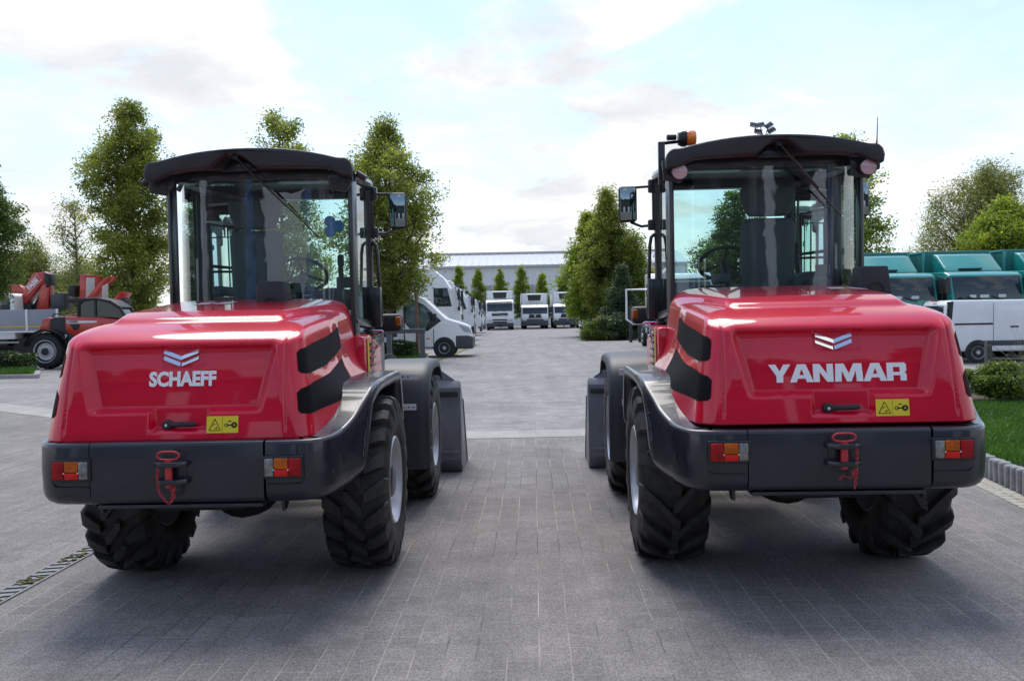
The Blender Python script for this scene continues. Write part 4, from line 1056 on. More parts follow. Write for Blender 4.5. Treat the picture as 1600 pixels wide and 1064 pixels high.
    # work lights / lamp brackets under the roof corners
    for sg in (1, -1):
        b = MB(); bx = sg * .60
        b.prism([(bx - .09, 2.44), (bx + .02, 2.42), (bx + .07, 2.50), (bx + .07, 2.57), (bx - .10, 2.57)], 'y', .255, .275, 0, .004)
        b.cyl((bx - .05, .25, 2.49), (bx - .05, .262, 2.49), .022, 10); b.cyl((bx + .02, .25, 2.50), (bx + .02, .262, 2.50), .016, 10)
        br = b.build('lamp_bracket', BLACK, root, upc)
        if opt['lights']:
            b = MB(); b.lathe([(.0001, .07), (.035, .06), (.052, .02), (.055, -.01), (.050, -.014)], 'y', (bx - sg * .005, .20, 2.485), 20)
            wl = b.build('work_light', BLACK, root, upc)
            MB().lathe([(.050, -.012), (.03, -.018), (.0001, -.02)], 'y', (bx - sg * .005, .20, 2.485), 20).build('lens', mat('pink_lens', (.55, .36, .36), .15, coat=1), wl)
        else:
            b2 = MB()
            b2.tube([(sg * .69, .30, 2.55), (sg * .75, .30, 2.51)], .022, 8); b2.build('lamp_stub', BLACK, root, upc)
    if opt['lights']:
        b = MB(); px_ = -.655
        b.box((px_ - .025, .42, 2.58), (.045, .03, .29), 0, .006); b.tube([(px_ - .02, .42, 2.715), (px_ + .10, .42, 2.725)], .012, 8)
        b.lathe([(.0001, -.035), (.02, -.03), (.02, .03), (.0001, .035)], 'x', (px_ + .04, .40, 2.75), 8)
        b.lathe([(.0001, .08), (.045, .085), (.058, .11), (.058, .135), (.05, .14)], 'x', (px_, .42, 2.745), 20)
        be = b.build('beacon', BLACK, root, upc)
        MB().lathe([(.052, .14), (.052, .19), (.046, .20), (.0001, .20)], 'x', (px_, .42, 2.745), 20).build('beacon_lens', mat('beacon_amber', (.9, .22, .01), .15, coat=1.0), be)
        b = MB(); b.box((.685, .35, 2.55), (.05, .12, .14), 0, .02); b.tube([(.68, .35, 2.60), (.70, .35, 2.63), (.705, .35, 2.69), (.71, .35, 2.84)], [.016, .011, .004, .0025], 8)
        b.build('antenna', BLACK, root, upc)
    # ---- front fenders
    for sg in (1, -1):
        b = MB(); yc, zc, rr = 2.15, opt['R'], .665
        arc = []
        for a in np.linspace(0, 1, 22):
            t = R(188 - 150 * a)          # from low at the back, over the top, to the front
            ce = abs(math.cos(t)) ** .62 * np.sign(math.cos(t)); se = abs(math.sin(t)) ** .62 * np.sign(math.sin(t))
            arc.append((yc + rr * ce, zc + rr * se))
        rows = []
        cs = [(.52, -.0), (.60, .0), (.88, .0), (.93, -.006), (.955, -.03), (.96, -.075), (.945, -.075), (.94, -.035), (.92, -.022), (.88, -.016), (.60, -.016), (.52, -.016)]
        for i, (y, z) in enumerate(arc):
            n = Vector((0, y - yc, z - zc)).normalized()
            rows.append([(sg * x + opt['fdx'], y + n.y * o, z + n.z * o) for x, o in cs])
        b.grid(rows)
        for r_ in (rows[0], rows[-1]): b.add(r_, [tuple(range(len(r_)))], 0, False)
        f = b.build('front_fender', FEND, root, sharp=50)
        for z, xa, xb in ((1.10, .66, .88), (.855, .70, .86)):
            q = MB(); q.box((sg * (xa + xb) / 2 + opt['fdx'], yc - rr - .012, z), (xb - xa, .008, .05), 0, .002)
            for x in (xa + .06, xa + .10, xa + .14): q.cyl((sg * x + opt['fdx'], yc - rr - .0155, z), (sg * x + opt['fdx'], yc - rr - .017, z), .007, 8, 1)
            q.build('bracket', [STEEL, BLACK], f)
    # ---- loader arm and bucket
    b = MB()
    for sg in (1, -1):
        b.prism([(1.55, 1.15), (1.75, 1.25), (2.7, .62), (3.15, .45), (3.05, .30), (2.55, .42)], 'x', sg * .30 - .045, sg * .30 + .045, 0, .015)
    b.cyl((-.35, 2.7, .52), (.35, 2.7, .52), .07, 12)
    b.build('loader_arm', BUCK, root)
    BW = opt['bw']; b = MB()
    back = [(3.32, .34), (3.30, .56), (3.36, .86), (3.40, 1.0)]
    b.prism([(3.24, .14), (3.24, .86), (3.30, .93), (3.34, .92), (3.29, .80), (3.29, .20), (3.40, .05), (4.02, .02), (4.02, .0), (3.34, .01)], 'x', -BW, BW, 0, .004)
    b.box((0, 3.235, .80), (2 * BW - .02, .03, .05), 1, .004)
    b.box((0, 3.235, .22), (2 * BW - .02, .03, .03), 0, .004)
    for sg in (1, -1):
        b.prism([(3.25, .12), (3.25, .86), (3.30, .92), (3.52, .78), (4.0, .10), (4.0, .0), (3.36, .0)], 'x', sg * BW - .012, sg * BW + .012, 0, .003)
        b.prism([(3.55, .72), (3.60, .72), (4.06, .06), (4.02, .0)], 'x', sg * BW - .02, sg * BW + .02, 2, .003)
    b.prism([(-BW, .90), (BW, .90), (BW - .27, 1.10), (-BW + .27, 1.10)], 'y', 3.30, 3.325, 0, .004)
    b.build('bucket', [BUCK, BLACK, mat('worn_edge', (.12, .11, .10), .5, var=.4, vscale=12)], root)
    return root

left_loader = make_loader('red wheel loader with bare cab roof, block-tread tyres and open grey bucket, the left machine', (-1.715, 5.84, 0),
    dict(lift=0.0, sx=1.0, head=1.0, cab=.005, adx=.055, fdx=.05, hoodx=-.042, lampz=.832, hz=0.0, R=.545, track=.715, tw=.385, tread='block', name='SCHAEFF', decal=.255, cowl=.14, stick=-.28, hitch=-.02, chain=-1, notch=-.10, wiper=(.42, 2.13), seat=-.16, wheelx=.05, fan=True, lights=False, bw=1.12))
right_loader = make_loader('red wheel loader with orange beacon, round work lights and deep chevron-lug tyres, the right machine', (1.718, 5.84, 0),
    dict(lift=.02, sx=1.035, head=2.0, cab=.02, adx=-.03, fdx=0.0, hoodx=.030, lampz=.858, hz=.025, R=.565, track=.69, tw=.40, tread='lug', name='YANMAR', decal=.258, cowl=.63, stick=.28, hitch=.01, chain=1, notch=.04, wiper=(.46, 2.18), seat=.11, wheelx=-.10, fan=False, lights=True, bw=1.03))
# ================================================================ vehicles
VW = mat('white_paint', (.78, .79, .80), .3, coat=.7, var=.04, vscale=2)
VTEAL = mat('teal_paint', (.008, .25, .22), .3, coat=.8, var=.08, vscale=2)
TEALC = mat('teal_curtain', (.010, .17, .15), .6, var=.12, vscale=1.5)
VG = mat('vehicle_glass', (.018, .032, .036), .06, coat=.25, spec=.5)
VBLK = mat('vehicle_black', (.016, .017, .019), .5)
VGRY = mat('vehicle_grey', (.05, .055, .065), .45)
VTYR = mat('vehicle_tyre', (.016, .016, .016), .75)
VRIM = mat('vehicle_rim', (.50, .51, .52), .4, metal=.4)
HEADL = mat('headlamp_glass', (.45, .48, .5), .1, metal=.4, coat=1.0)
BOXW = mat('box_white', (.76, .77, .76), .45, var=.05, vscale=.8)
AMB = mat('marker_amber', (.8, .25, .02), .3)
HRED = mat('machine_red', (.50, .025, .015), .35, coat=.6, var=.08, vscale=2)
BEDG = mat('dropside_grey', (.30, .31, .36), .5, var=.08, vscale=1.5)

def vwheel(root, x, y, r, w, nm='wheel'):
    """x: outer face of the tyre; sign gives the side"""
    sg = 1 if x > 0 else -1
    b = MB(); b.lathe([(r * .60, 0), (r * .66, .012), (r * .9, .012), (r * .97, -.02), (r, -.05), (r, -w + .05), (r * .9, -w), (r * .5, -w), (r * .5, 0)], 'x', n=32)
    t = b.build(nm, VTYR, root, (x, y, r)); t.scale = (sg, 1, 1)
    b = MB(); b.lathe([(r * .60, .004), (r * .57, .0), (r * .52, -.04), (r * .44, -.05), (r * .2, -.03), (r * .17, .02), (.0001, .02)], 'x', n=28)
    for i in range(10):
        a = i * .628; b.cyl((-.05, r * .48 * math.sin(a), r * .48 * math.cos(a)), (-.035, r * .48 * math.sin(a), r * .48 * math.cos(a)), r * .06, 6, 1)
    b.build('rim', [VRIM, VBLK], t)
    return t

def truck(name, label, loc, rz, paint, cat='lorry', group=None, cab_h=3.05, W=2.5, box=None, box_mat=None, reefer=False, deflect=False, style='tall', box_len=7.0, glass=None, door_open=False, side_skirt=False, wind=(1.88, 2.70), high_roof=False):
    root = thing(name, label, cat, loc, rz, group); w = W / 2; g = glass or VG
    k = cab_h / 3.05; z0, z1 = wind
    top = [(-.62, cab_h - .02), (-2.1, cab_h + .02)] if not high_roof else [(-.45, cab_h - .25), (-.75, cab_h + .25), (-1.3, cab_h + .72), (-2.1, cab_h + .80)]
    b = MB(); b.prism([(-2.1, .62), (-1.75, .62), (-1.7, .95), (-1.55, 1.12), (-1.15, 1.12), (-1.0, .95), (-.95, .62), (-.02, .62), (.02, 1.2), (-.02, z0 - .04), (-.27, z1 + .06)] + top, 'x', -w, w, 0, .05, 3)
    body = b.build('cab', paint, root)
    b = MB(); lean = .25 / (z1 + .10 - z0)
    b.prism([(-.02 + .012, z0), (-.23 + .016, z1), (-.30, z1), (-.10, z0)], 'x', -w + .10, w - .10, 0, .01)
    b.build('windscreen', g, root)
    b = MB(); zb = z1 + .10; b.prism([(-.26, zb - .04), (-.12, zb - .01), (-.12, zb + .03), (-.30, zb + .08)], 'x', -w + .12, w - .12, 0, .01)
    if style == 'tall': b.build('sun_visor', VGRY, root)
    for s in (-1, 1):
        b = MB(); b.prism([(-.40, z0 - .02), (-.60, z1 - .05), (-1.25, z1 - .05), (-1.25, z0 - .02)], 'x', s * (w + .004) - .006, s * (w + .004) + .006, 0, .004)
        b.build('side_window', g, root)
        b = MB(); b.box((s * (w + .15), -.06, (z0 + z1) / 2 + .08), (.20, .12, .52), 0, .04); b.box((s * (w + .15), -.06, z0 - .12), (.18, .11, .20), 0, .04); b.tube([(s * (w + .15), -.06, z0 - .2), (s * (w + .15), -.06, z1 - .1)], .02, 6)
        b.tube([(s * (w - .02), -.15, z1), (s * (w + .17), -.02, z1 - .05)], .03, 6)
        b.build('wing_mirror', VBLK, root)
        b = MB(); b.box((s * (w - .27), .03, .88), (.42, .06, .22), 0, .03); b.build('headlight', HEADL, root)
        b = MB(); b.prism([(-1.95, .62), (-1.95, 1.14), (-1.82, 1.28), (-.88, 1.28), (-.74, 1.1), (-.72, .62), (-.80, .62), (-.84, 1.05), (-.95, 1.18), (-1.75, 1.18), (-1.86, 1.05), (-1.87, .62)], 'x', s * w - .02, s * w + .02); b.build('wheel_arch', VGRY if paint is not VW else VW, root)
        vwheel(root, s * (w - .02), -1.35, .48, .30)
        L = 2.2 + (box_len if box else 2.6)
        vwheel(root, s * (w - .02), -L + 1.6, .48, .56)
        if door_open and s < 0:
            pass
    b = MB()
    if style == 'tall':
        b.box((0, .02, 1.42), (1.45, .06, .26), 0, .03); b.box((0, .035, .93), (1.35, .05, .12), 0, .02); b.box((0, .035, .72), (1.3, .05, .12), 0, .02)
        b.tube([(-.62, .06, 1.32), (.62, .06, 1.52)], .022, 6, 1)
    else:
        b.prism([(-.62, 1.02), (.62, 1.02), (.52, 1.36), (-.52, 1.36)], 'y', .0, .05, 0, .02); b.box((0, .055, 1.2), (.10, .02, .18), 1, .02)
    b.build('grille', [VBLK, CHROME], root)
    b = MB(); b.box((0, -.02, .46), (W - .02, .16, .36 if style == 'tall' else .74), 0, .05, 3) if style == 'tall' else b.box((0, -.03, .62), (W - .02, .16, .66), 0, .06, 3)
    b.box((0, .055, .45), (.52, .02, .12), 1, .01)
    b.build('bumper', [VGRY, VBLK], root)
    b = MB(); b.tube([(-.5, .05, z0 - .05), (-.1, -.0, z0 + .10)], .018, 5); b.tube([(.3, .05, z0 - .05), (.75, -.0, z0 + .10)], .018, 5); b.build('wiper', VBLK, root)
    if deflect:
        b = MB(); zt = deflect
        b.prism([(-.95, cab_h), (-1.15, cab_h + .16), (-1.75, zt - .06), (-2.05, zt), (-2.1, cab_h)], 'x', -w + .25, w - .25, 0, .06, 3)
        b.box((.15, -1.0, cab_h + .09), (.8, .12, .06), 1, .01)
        b.build('roof_deflector', [paint, VBLK], root)
    b = MB(); b.box((0, -3.2, .75), (1.0, 3.6, .34)); b.box((0, -1.6, .7), (1.1, 2.2, .3))
    b.build('chassis', VBLK, root)
    if box:
        h, bw = box; bm_ = box_mat or BOXW
        b = MB(); b.box((0, -2.3 - box_len / 2, (h + 1.0) / 2), (bw, box_len, h - 1.0), 0, .03)
        for s in (-1, 1):
            for zq in (1.05, h - .05): b.box((s * bw / 2, -2.3 - box_len / 2, zq), (.05, box_len, .10), 1, .01)
            b.box((s * (bw / 2 - .05), -2.28, (h + 1) / 2), (.10, .06, h - 1.1), 1, .01)
        if side_skirt:
            for i in range(int(box_len / 1.2)):
                for s in (-1, 1): b.box((s * bw / 2, -2.9 - i * 1.2, h / 2 + .5), (.03, .08, h - 1.2), 0, .01)
        bx = b.build('cargo_box', [bm_, mat('box_rail', (.45, .46, .46), .4, metal=.4) if paint is VW else VTEAL], root)
        if reefer:
            b = MB(); zc = h - .42
            b.box((0, -2.2, zc), (1.5, .4, .72), 0, .08); u = b.build('cooling_unit', BOXW, root)
            b = MB(); b.prism([(-.58, zc - .28), (.58, zc - .28), (.66, zc + .28), (-.66, zc + .28)], 'y', -2.0, -1.96, 0, .02)
            b.build('cooling_grille', VBLK, u)
    return root

RL = 'white refrigerated lorries facing the camera'
y = 83
truck('reefer_lorry', 'tall white refrigerated lorry with wide sun visor, left of the three facing the camera', (X(781, y), y, 0), math.pi, VW, group=RL, box=(3.62, 2.55), reefer=True, cab_h=2.75, wind=(1.72, 2.42), box_len=8)
y = 85
truck('reefer_lorry', 'white refrigerated lorry with dark lower bumper, in the middle of three', (X(836, y), y, 0), math.pi, VW, group=RL, box=(3.36, 2.55), reefer=True, cab_h=2.25, wind=(1.42, 2.0), style='low', box_len=6)
truck('reefer_lorry', 'white refrigerated lorry partly hidden by the lime-green tree', (X(886, y), y, 0), math.pi, VW, group=RL, box=(3.45, 2.45), reefer=True, cab_h=2.3, wind=(1.44, 2.02), style='low', box_len=6)
TU = 'white lorries parked nose to the lane on the left'
def side_truck(u, y, lab, **k): return truck('tractor_unit', lab, (X(u, y), y, 0), R(-90), VW, group=TU, **k)
side_truck(722, 44, 'white high-roof tractor unit with black mirror, rising behind the minibus', cab_h=3.0, high_roof=True, wind=(1.95, 2.85))
side_truck(741, 55, 'second white tractor unit just beyond the high-roof one', cab_h=2.8, high_roof=True, wind=(1.85, 2.6))
side_truck(752, 66, 'white lorry third in the row on the left, its box behind it', cab_h=2.7, wind=(1.7, 2.4), box=(3.5, 2.5))
side_truck(757, 74, 'white lorry at the far end of the left row', cab_h=2.7, wind=(1.7, 2.4), box=(3.6, 2.5))
# white lorry with the open door behind the right loader
y = 37; wt = truck('service_lorry', 'white lorry with its door standing open, mostly hidden behind the right loader', (X(1068, y), y, zg(X(1068, y), y)), math.pi, VW, cab_h=3.1, wind=(1.9, 2.7))
b = MB(); dx = 1.27
b.prism([(0, 1.0), (0, 2.42), (.05, 2.47), (.62, 2.47), (.72, 2.40), (.90, 1.85), (.95, 1.25), (.86, 1.0), (.80, 1.05), (.88, 1.3), (.83, 1.82), (.66, 2.36), (.60, 2.40), (.07, 2.40), (.07, 1.06), (.80, 1.05), (.86, 1.0)][:12] + [(.60, 2.40), (.07, 2.40), (.07, 1.80), (.83, 1.78), (.88, 1.3), (.80, 1.05)][:0], 'y', -.04, .03, 0, .006) if False else None
z = lambda v: Z(1000, v, 36.2); xa, xb = X(979, 36.2) - X(1068, y), X(1015, 36.2) - X(1068, y)
fr = [(xa, z(452)), (xb - .08, z(452)), (xb, z(462)), (xb + .03, z(484)), (xb + .03, z(505)), (xa + .25, z(505)), (xa, z(498))]
dd = MB(); n_ = len(fr)
cx_, cz_ = sum(p[0] for p in fr) / n_, sum(p[1] for p in fr) / n_
loop = [(-p[0], .8, p[1]) for p in fr]
dd.tube(loop, .045, 8, 0, True)
low = [(xa, z(478)), (xb + .02, z(478)), (xb + .03, z(505)), (xa + .25, z(505)), (xa, z(498))]
dd.prism([(-p[0], p[1]) for p in low], 'y', .77, .82, 1, .01)
dd.build('open_door', [VW, VBLK], wt)
sh = MB()
for i in range(6): sh.prism([(-1.0 + i * .34, 1.02), (-.83 + i * .34, 1.02), (-.72 + i * .34, 1.2), (-.89 + i * .34, 1.2)], 'y', .055, .062, 0)
sh.build('warning_stripe', mat('stripe_red', (.6, .03, .02), .4), wt)
# teal lorries
TL = 'teal curtain-sided lorries on the right'
for u, y, lab in ((1410, 31.3, 'teal curtain-sided lorry partly hidden by the right loader'), (1546, 31.0, 'teal curtain-sided lorry with black mirror behind the white van'), (1682, 30.8, 'teal curtain-sided lorry mostly beyond the right edge')):
    x = X(u, y); tl = truck('curtain_lorry', lab, (x, y, zg(x, y)), math.pi, VTEAL, group=TL, box=(3.78, 2.5), box_mat=TEALC, cab_h=2.98, wind=(2.0, 2.78), deflect=3.66, style='low', box_len=7.5, side_skirt=True)
    b = MB()
    for xx, ww in ((.55, .22), (.15, .30), (-.45, .26)): b.box((xx, -.02, 2.10), (ww, .012, .10), 0)
    b.build('dashboard_paper', mat('paper', (.55, .62, .62), .6), tl)
# ---- vans
VPANE = mat('vehicle_pane', (.10, .15, .15), .08, coat=.3)
def van(name, label, loc, rz, prof, W, wins, wheels, r, extra, cat, paint=VW, mirror=None):
    """prof: (y, z) side outline, nose at y = 0, body to negative y"""
    root = thing(name, label, cat, loc, rz); w = W / 2
    MB().prism(prof, 'x', -w, w, 0, .07, 3).build('body', paint, root)
    for nm, pts, m in wins:
        for s in (-1, 1):
            o_ = .009 if nm == 'pane' else .003; MB().prism(pts, 'x', s * (w + o_) - .008, s * (w + o_) + .008, 0, .006).build(nm, m, root)
    for yy in wheels:
        for s in (-1, 1):
            MB().lathe([(r * 1.17, -.02), (r * 1.17, .006), (.0001, .006)], 'x', (s * w, yy, r), 28).build('wheel_arch', VBLK, root)
            vwheel(root, s * (w + .012), yy, r, .22)
    extra(root, w)
    return root
def spr_extra(root, w):
    b = MB(); b.prism([(.02, .30), (.02, .74), (-.15, .80), (-.62, .80), (-.62, .30)], 'x', -w - .01, w + .01, 0, .04, 3); b.build('bumper', VGRY, root)
    b = MB(); b.prism([(-.97, 1.42), (-1.72, 2.16), (-1.78, 2.16), (-1.03, 1.42)], 'x', -w + .12, w - .12, 0, .01)
    b.bm(bmesh.new()); b.build('windscreen', VG, root)
    b = MB(); b.box((0, .0, .98), (1.1, .10, .30), 0, .03); b.box((0, .055, 1.0), (.14, .02, .14), 1, .03); b.build('grille', [VBLK, CHROME], root)
    for s in (-1, 1):
        b = MB(); b.prism([(-.02, .86), (-.10, 1.12), (-.52, 1.20), (-.30, .92)], 'x', s * w - .10, s * w + .006, 0, .02); b.build('headlight', HEADL, root)
        b = MB(); b.prism([(-1.28, 1.30), (-1.28, 1.62), (-1.46, 1.62), (-1.46, 1.34)], 'x', s * (w + .08), s * (w + .30), 0, .03); b.build('wing_mirror', VBLK, root)
        b = MB(); b.box((s * (w + .005), -1.62, .70), (.012, .14, .05)); b.build('side_marker', AMB, root)
y = 34.3
spr = [(0, .35), (.02, .78), (-.04, 1.02), (-.16, 1.16), (-.55, 1.30), (-.95, 1.42), (-1.72, 2.16), (-2.1, 2.34), (-3.0, 2.52), (-6.6, 2.55), (-6.7, 2.3), (-6.7, .40)]
van('minibus', 'white minibus with black-framed glazed door parked by the hornbeam', (X(739, y), y - .0, 0), R(-90), spr, 1.98,
    [('front_window', [(-1.12, 1.34), (-1.72, 1.92), (-2.30, 2.22), (-2.46, 2.22), (-2.46, 1.30), (-2.25, 1.04), (-1.95, .98), (-1.62, .98)], VG), ('pane', [(-1.52, 1.42), (-1.78, 1.88), (-1.92, 1.96), (-1.92, 1.06), (-1.70, 1.06)], VPANE), ('pane', [(-2.00, 1.08), (-2.00, 2.0), (-2.30, 2.14), (-2.40, 2.14), (-2.40, 1.30), (-2.24, 1.08)], VPANE), ('door_frame', [(-2.46, .42), (-2.46, 2.26), (-2.50, 2.26), (-2.50, .42)], VBLK), ('door_seam', [(-1.40, .44), (-1.40, 1.04), (-1.425, 1.04), (-1.425, .44)], VBLK), ('rear_window', [(-2.75, 1.22), (-2.75, 2.02), (-2.82, 2.08), (-3.9, 2.08), (-3.9, 1.14), (-2.85, 1.14)], VG), ('step_panel', [(-2.75, .78), (-2.75, 1.0), (-4.0, 1.0), (-4.0, .78)], VGRY)],
    (-1.03, -4.6), .345, spr_extra, 'minibus')
def traf_extra(root, w):
    for s in (-1, 1):
        b = MB(); b.prism([(-5.0, 1.30), (-4.96, 1.92), (-4.80, 1.94), (-4.78, 1.90), (-4.84, 1.28)], 'x', s * w - .10, s * w + .012, 0, .02); b.build('tail_light', VBLK, root)
        b = MB(); b.box((s * (w + .004), -4.18, 1.22), (.016, 1.15, .055)); b.build('slide_rail', VBLK, root)
        b = MB(); b.box((s * (w + .004), -2.9, .62), (.03, 1.75, .16), 0, .01); b.build('sill_strip', VGRY, root)
        b = MB(); b.box((s * (w + .008), -2.95, 1.12), (.03, .24, .05), 0, .01); b.build('handle', VBLK, root)
        for a, c_, z0, z1 in ((-4.62, -3.65, 1.32, 1.82), (-3.52, -2.2, 1.32, 1.82)):
            b = MB(); b.tube([(s * (w - .002), yy, zz) for yy, zz in ((a, z0), (a, z1), (c_, z1), (c_, z0))], .007, 5, 0, True); b.build('panel_crease', VW, root)
        b = MB(); b.box((s * (w + .001), -3.585, 1.2), (.006, .014, 1.35)); b.build('door_seam', VGRY, root)
    b = MB(); b.box((0, -5.005, 1.55), (1.5, .02, .5), 0, .01); b.build('rear_window', VG, root)
    b = MB(); b.box((0, -4.98, 1.96), (.4, .06, .04)); b.build('brake_light', LRED, root)
y = 29.0; x = X(1466, y) + 5.0
trf = [(0, .35), (.02, .75), (-.10, 1.02), (-.85, 1.22), (-1.7, 1.86), (-2.1, 1.95), (-4.85, 1.97), (-5.0, 1.86), (-5.02, .5), (-4.9, .36)]
van('panel_van', 'white panel van with black sliding rail parked in front of the teal lorries', (x, y, zg(x, y)), R(-93.5), trf, 1.92, [('cab_window', [(-1.35, 1.2), (-1.9, 1.75), (-2.4, 1.75), (-2.4, 1.2)], VG)], (-.95, -4.05), .335, traf_extra, 'van')
for u, y, lab in ((934, 72, 'small white van far behind the island trees, left one'), (962, 74, 'small white van far behind the island trees, right one')):
    x = X(u, y); van('distant_van', lab, (x + 1.0, y, 0), R(-90), [(a * .5, c) for a, c in trf], 1.8, [('cab_window', [(-.5, 1.2), (-.95, 1.75), (-1.2, 1.75), (-1.2, 1.2)], VG)], (-.5, -2.0), .32, lambda r_, w: None, 'van')
# small pale yellow machine behind the minibus: only its hood and canopy show
y = 40.5; m = MB(); yl_ = mat('pale_yellow', (.55, .48, .16), .5)
root = thing('yellow_machine', 'small pale yellow machine glimpsed behind the minibus', 'machine', (X(612, y), y, 0))
m.prism([(-1.0, .7), (-1.0, 1.5), (-.7, 1.75), (.6, 1.8), (1.0, 1.4), (1.0, .7)], 'y', -.6, .6, 0, .06); m.build('body', yl_, root)
for s in (-.6, .6): 
    for xx in (-.6, .6):
        b = MB(); b.lathe([(.0001, -.1), (.4, -.1), (.4, .1), (.0001, .1)], 'y', (xx, s, .4), 20); b.build('wheel', VTYR, root)

# ---- telehandler at left
def telehandler():
    y = 30.6; s = FPX / y
    root = thing('telehandler', 'red and black telescopic handler with big grey-rimmed wheel behind the left loader', 'telehandler', (X(72, y), y + .9, 0))
    def q(u, v): return ((u - 72) / s, 1.6 + (502.5 - v) / s)
    def P(name, pts, m, a, c, bev=.03, par=None): return MB().prism([q(*p) for p in pts], 'y', a, c, 0, bev).build(name, m, par or root)
    for xx in (0, 2.95):
        for sg in (-1, 1):
            t = MB(); t.b = None
            w = tyre_mesh(.60, .42, 'lug').build('wheel', VTYR, root, (xx, sg * .85, .60), sharp=30); w.rotation_euler = (0, 0, R(90))
            r_ = MB(); h = .21
            for sd in (1, -1): r_.lathe([(.385, sd * 1.0 * h), (.38, sd * 1.09 * h), (.365, sd * 1.09 * h), (.33, sd * .8 * h), (.28, sd * .7 * h), (.14, sd * .75 * h), (.12, sd * .9 * h), (.0001, sd * .9 * h)], 'x', n=32)
            r_.build('rim', VRIM, w)
            m_ = MB(); m_.lathe([(.0001, -1.15 * h), (.12, -1.15 * h), (.12, 1.15 * h), (.0001, 1.15 * h)], 'x', n=16); m_.build('hub', VBLK, w)
        b = MB(); G = []
        for a in np.linspace(R(15), R(165), 16):
            G.append([(xx + .70 * math.cos(a), yy, .60 + .70 * math.sin(a)) for yy in (-1.06, -1.0, -.62)])
        b.grid(G); G2 = [[(xx + .74 * math.cos(a), yy, .60 + .74 * math.sin(a)) for yy in (-1.07, -1.0, -.62)] for a in np.linspace(R(15), R(165), 16)]
        b.grid(G2); b.build('fender', VBLK, root)
    P('engine_cover', [(74, 522), (74, 500), (80, 496), (101, 495), (101, 545), (92, 530), (84, 523)], VBLK, -.80, .7, .05)
    P('rear_body', [(54, 517), (60, 501), (66, 497), (76, 496), (76, 520)], HRED, -.7, .7, .05)
    fl = P('flank', [(100, 495), (150, 497), (215, 505), (215, 530), (120, 530), (100, 518)], HRED, -.86, .7, .04)
    P('side_stripe', [(103, 502), (104, 506.5), (150, 505.5), (150, 503)], VW, -.875, -.862, .002)
    x_, z_ = q(122, 512); b = MB(); b.prism([q(107, 507.5), q(124, 507.5), q(121, 516), (q(114, 517))], 'y', -.872, -.85, 0, .01); b.build('air_vent', VBLK, root)
    M = Matrix.Translation((q(113, 504)[0], -.879, q(113, 504)[1])) @ Matrix.Rotation(R(90), 4, 'X')
    text_mb('FARESIN', .085, .003, 1.1, .001, M).build('lettering', VBLK, root)
    P('lower_body', [(96, 518), (130, 526), (215, 528), (215, 550), (120, 550), (104, 540)], VBLK, -.84, .7, .03)
    M = Matrix.Translation((q(100.5, 527)[0], -.86, q(100, 527)[1])) @ Matrix.Rotation(R(90), 4, 'X')
    text_mb('7', .16, .006, 1, .001, M).build('number', VW, root)
    # cab: frame and glass
    b = MB(); pr = [q(*p) for p in ((120, 496), (121, 476), (130, 469), (150, 468), (170, 473), (186, 484), (194, 498))]
    for yy in (-.80, .05): b.tube([(p[0], yy, p[1]) for p in pr], .05, 8)
    b.tube([(q(147, 470)[0], -.8, q(147, 470)[1]), (q(147, 496)[0], -.8, q(147, 496)[1])], .035, 6)
    cabf = b.build('cab_frame', VBLK, root)
    MB().prism(pr, 'y', -.77, .02, 0).build('cab_glass', VG, root)
    P('roof_visor', [(104, 474), (106, 467.5), (132, 466.5), (132, 472)], VBLK, -.85, .1, .01)
    MB().prism([q(*p) for p in ((120, 470), (150, 466.5), (172, 471), (188, 482), (186, 485), (168, 475), (148, 470), (122, 473))], 'y', -.84, .08, 0, .02).build('cab_roof', VBLK, root)
    P('boom', [(78, 500), (70, 494), (150, 484), (176, 484), (176, 494), (150, 496)], HRED, .15, .55, .03)
    b = MB(); b.tube([(q(66, 500)[0], -.3, q(66, 500)[1]), (q(70, 492)[0], -.3, q(70, 491)[1]), (q(82, 490)[0], -.3, q(82, 489.5)[1]), (q(90, 497)[0], -.3, q(90, 497)[1])], .025, 6); b.build('guard_hoop', VBLK, root)
telehandler()

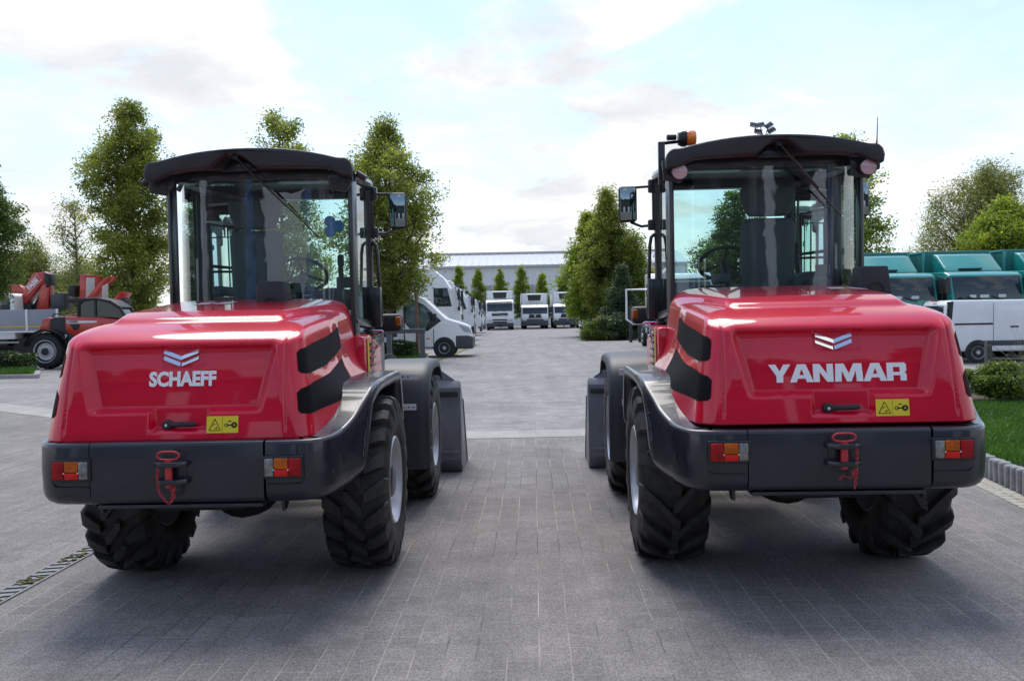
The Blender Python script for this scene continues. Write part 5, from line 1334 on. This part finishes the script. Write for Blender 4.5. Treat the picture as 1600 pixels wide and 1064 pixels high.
def crane_lorry():
    y = 38; s = FPX / y
    root = thing('crane_lorry', 'white lorry with grey dropside bed behind the red telehandler', 'lorry', (X(0, y), y, 0))
    def q(u, v): return (u / s, 1.6 + (504 - v) / s)
    def P(name, pts, m, a, c, bev=.03, par=None): return MB().prism([q(*p) for p in pts], 'y', a, c, 0, bev).build(name, m, par or root)
    cab = P('cab', [(-34, 530), (-34, 492), (-28, 466), (-22, 461), (40, 460), (46, 464), (47, 486), (47, 530)], VW, -1.2, 1.1, .06)
    for a, c in ((-22, 0), (2, 20), (25, 41)): P('side_window', [(a, 485), (a + 2, 467), (c, 467), (c, 485)], VG, -1.212, -1.19, .01, cab)
    bed = MB(); P('bed_side', [(-4, 518), (-4, 485.5), (112, 485.5), (112, 518)], BEDG, -1.24, -1.20, .01)
    P('bed_floor', [(-4, 518), (-4, 514), (112, 514), (112, 518)], VBLK, -1.19, 1.2, .01)
    for u in (17, 66, 112): P('bed_post', [(u - 1.6, 519), (u - 1.6, 485), (u + 1.6, 485), (u + 1.6, 519)], VW, -1.26, -1.2, .01)
    for a, c in ((-4, 15), (19, 64), (68, 110)): P('reflective_stripe', [(a, 512.2), (a, 510), (c, 510), (c, 512.2)], mat('stripe_yellow', (.7, .40, .03), .4), -1.25, -1.24, 0)
    P('bed_rail', [(-4, 520), (-4, 517.5), (112, 517.5), (112, 520)], VW, -1.25, -1.18, .01)
    P('chassis', [(-30, 545), (-30, 522), (112, 522), (112, 545)], VBLK, -.6, .6, .02)
    P('under_guard', [(-4, 536), (-4, 533), (52, 533), (52, 536)], mat('guard_alu', (.3, .31, .32), .4), -1.18, -1.14, .01)
    P('tool_box', [(15, 540), (15, 522), (34, 522), (34, 540)], VBLK, -1.15, -.7, .02)
    for u in (-18, 60, 92):
        for sg in (-1, 1):
            x_ = q(u, 0)[0]; b = MB(); b.lathe([(.0001, -.14), (.3, -.14), (.45, -.14), (.49, -.1), (.49, .1), (.45, .14), (.0001, .14)], 'y', (x_, sg * 1.0, .49), 28); b.build('wheel', VTYR, root)
    # folded loading crane on the bed: a machine bolted to the lorry
    cr = P('crane_arm', [(38, 476), (58, 437), (63, 430), (82, 427), (88, 432), (88, 440), (74, 448), (49, 479), (40, 484)], HRED, -.5, .0, .03)
    P('crane_column', [(74, 446), (88, 440), (84, 487), (65, 487)], HRED, -.45, -.05, .03)
    P('crane_tip', [(82, 428), (89, 431), (90, 446), (84, 452), (81, 440)], VBLK, -.55, .05, .02)
    P('crane_ram', [(58, 480), (76, 448), (79, 451), (63, 485)], VBLK, -.35, -.15, .01)
    P('crane_base', [(34, 487), (36, 477), (46, 474), (58, 476), (60, 487)], VBLK, -.5, .1, .03)
    P('oil_tank', [(89, 486), (88, 463), (97, 462), (98, 460), (111, 460), (111, 486)], VGRY, -.5, .2, .04)
    x_, z_ = q(62.5, 446); M = Matrix.Translation((x_, -.508, z_)) @ Matrix.Rotation(R(90), 4, 'X') @ Matrix.Rotation(R(44), 4, 'Z')
    fl = MB(); w_, h_ = .40, .13
    fl.tube([M @ Vector(p) for p in ((-w_, -h_, 0), (w_, -h_, 0), (w_, h_, 0), (-w_, h_, 0))], .012, 4, 0, True); fl.build('lettering_frame', VW, cr)
    text_mb('FASSI', .24, .012, 1.0, .002, M).build('lettering', VW, cr)
crane_lorry()
def folded_crane(label, y, outline, dark, pale, name='folded_crane'):
    s = FPX / y; u0 = outline[0][0]; root = thing(name, label, 'loading crane', (X(u0, y), y, 0), 0, 'red folded cranes at the far left')
    hz = 488 - .02 * (u0 - 800)
    def q(u, v): return ((u - u0) / s, 1.6 + (hz - v) / s)
    MB().prism([q(*p) for p in outline], 'y', -.25, .25, 0, .03).build('boom', HRED, root)
    for pts in dark: MB().prism([q(*p) for p in pts], 'y', -.35, .3, 0, .02).build('bracket', VBLK, root)
    for pts in pale: MB().prism([q(*p) for p in pts], 'y', -.30, -.24, 0, .01).build('pale_panel', mat('panel_pale', (.55, .52, .48), .6), root)
    x_, z_ = q(sum(p[0] for p in outline) / len(outline), 0); b = MB(); b.box((x_, .1, .75), (.6, .6, 1.5), 0, .05); b.build('column', VBLK, root)
folded_crane('red upright crane mast with pale ribbed panel behind the telehandler', 36.5, [(129, 470), (131, 430), (135, 429), (158, 432), (158, 470)], [(  (112, 462), (116, 446), (126, 446), (124, 464) )], [[(140, 466), (142, 435), (155, 435), (154, 466)]])
folded_crane('red slanting crane beam right of the upright mast', 36, [(138, 468), (158, 446), (168, 436), (182, 433), (178, 440), (170, 446), (152, 470)], [], [[(165, 470), (166, 448), (175, 444), (174, 470)]])
folded_crane('red crane beam just above the left loader hood', 35.5, [(178, 472), (192, 456), (204, 458), (192, 476)], [((186, 478), (196, 466), (203, 470), (198, 480))], [])
folded_crane('orange-red crane jib behind the white lorry cab', 48, [(16, 458), (16, 446), (36, 446), (40, 450), (50, 450), (46, 460), (26, 462)], [], [])
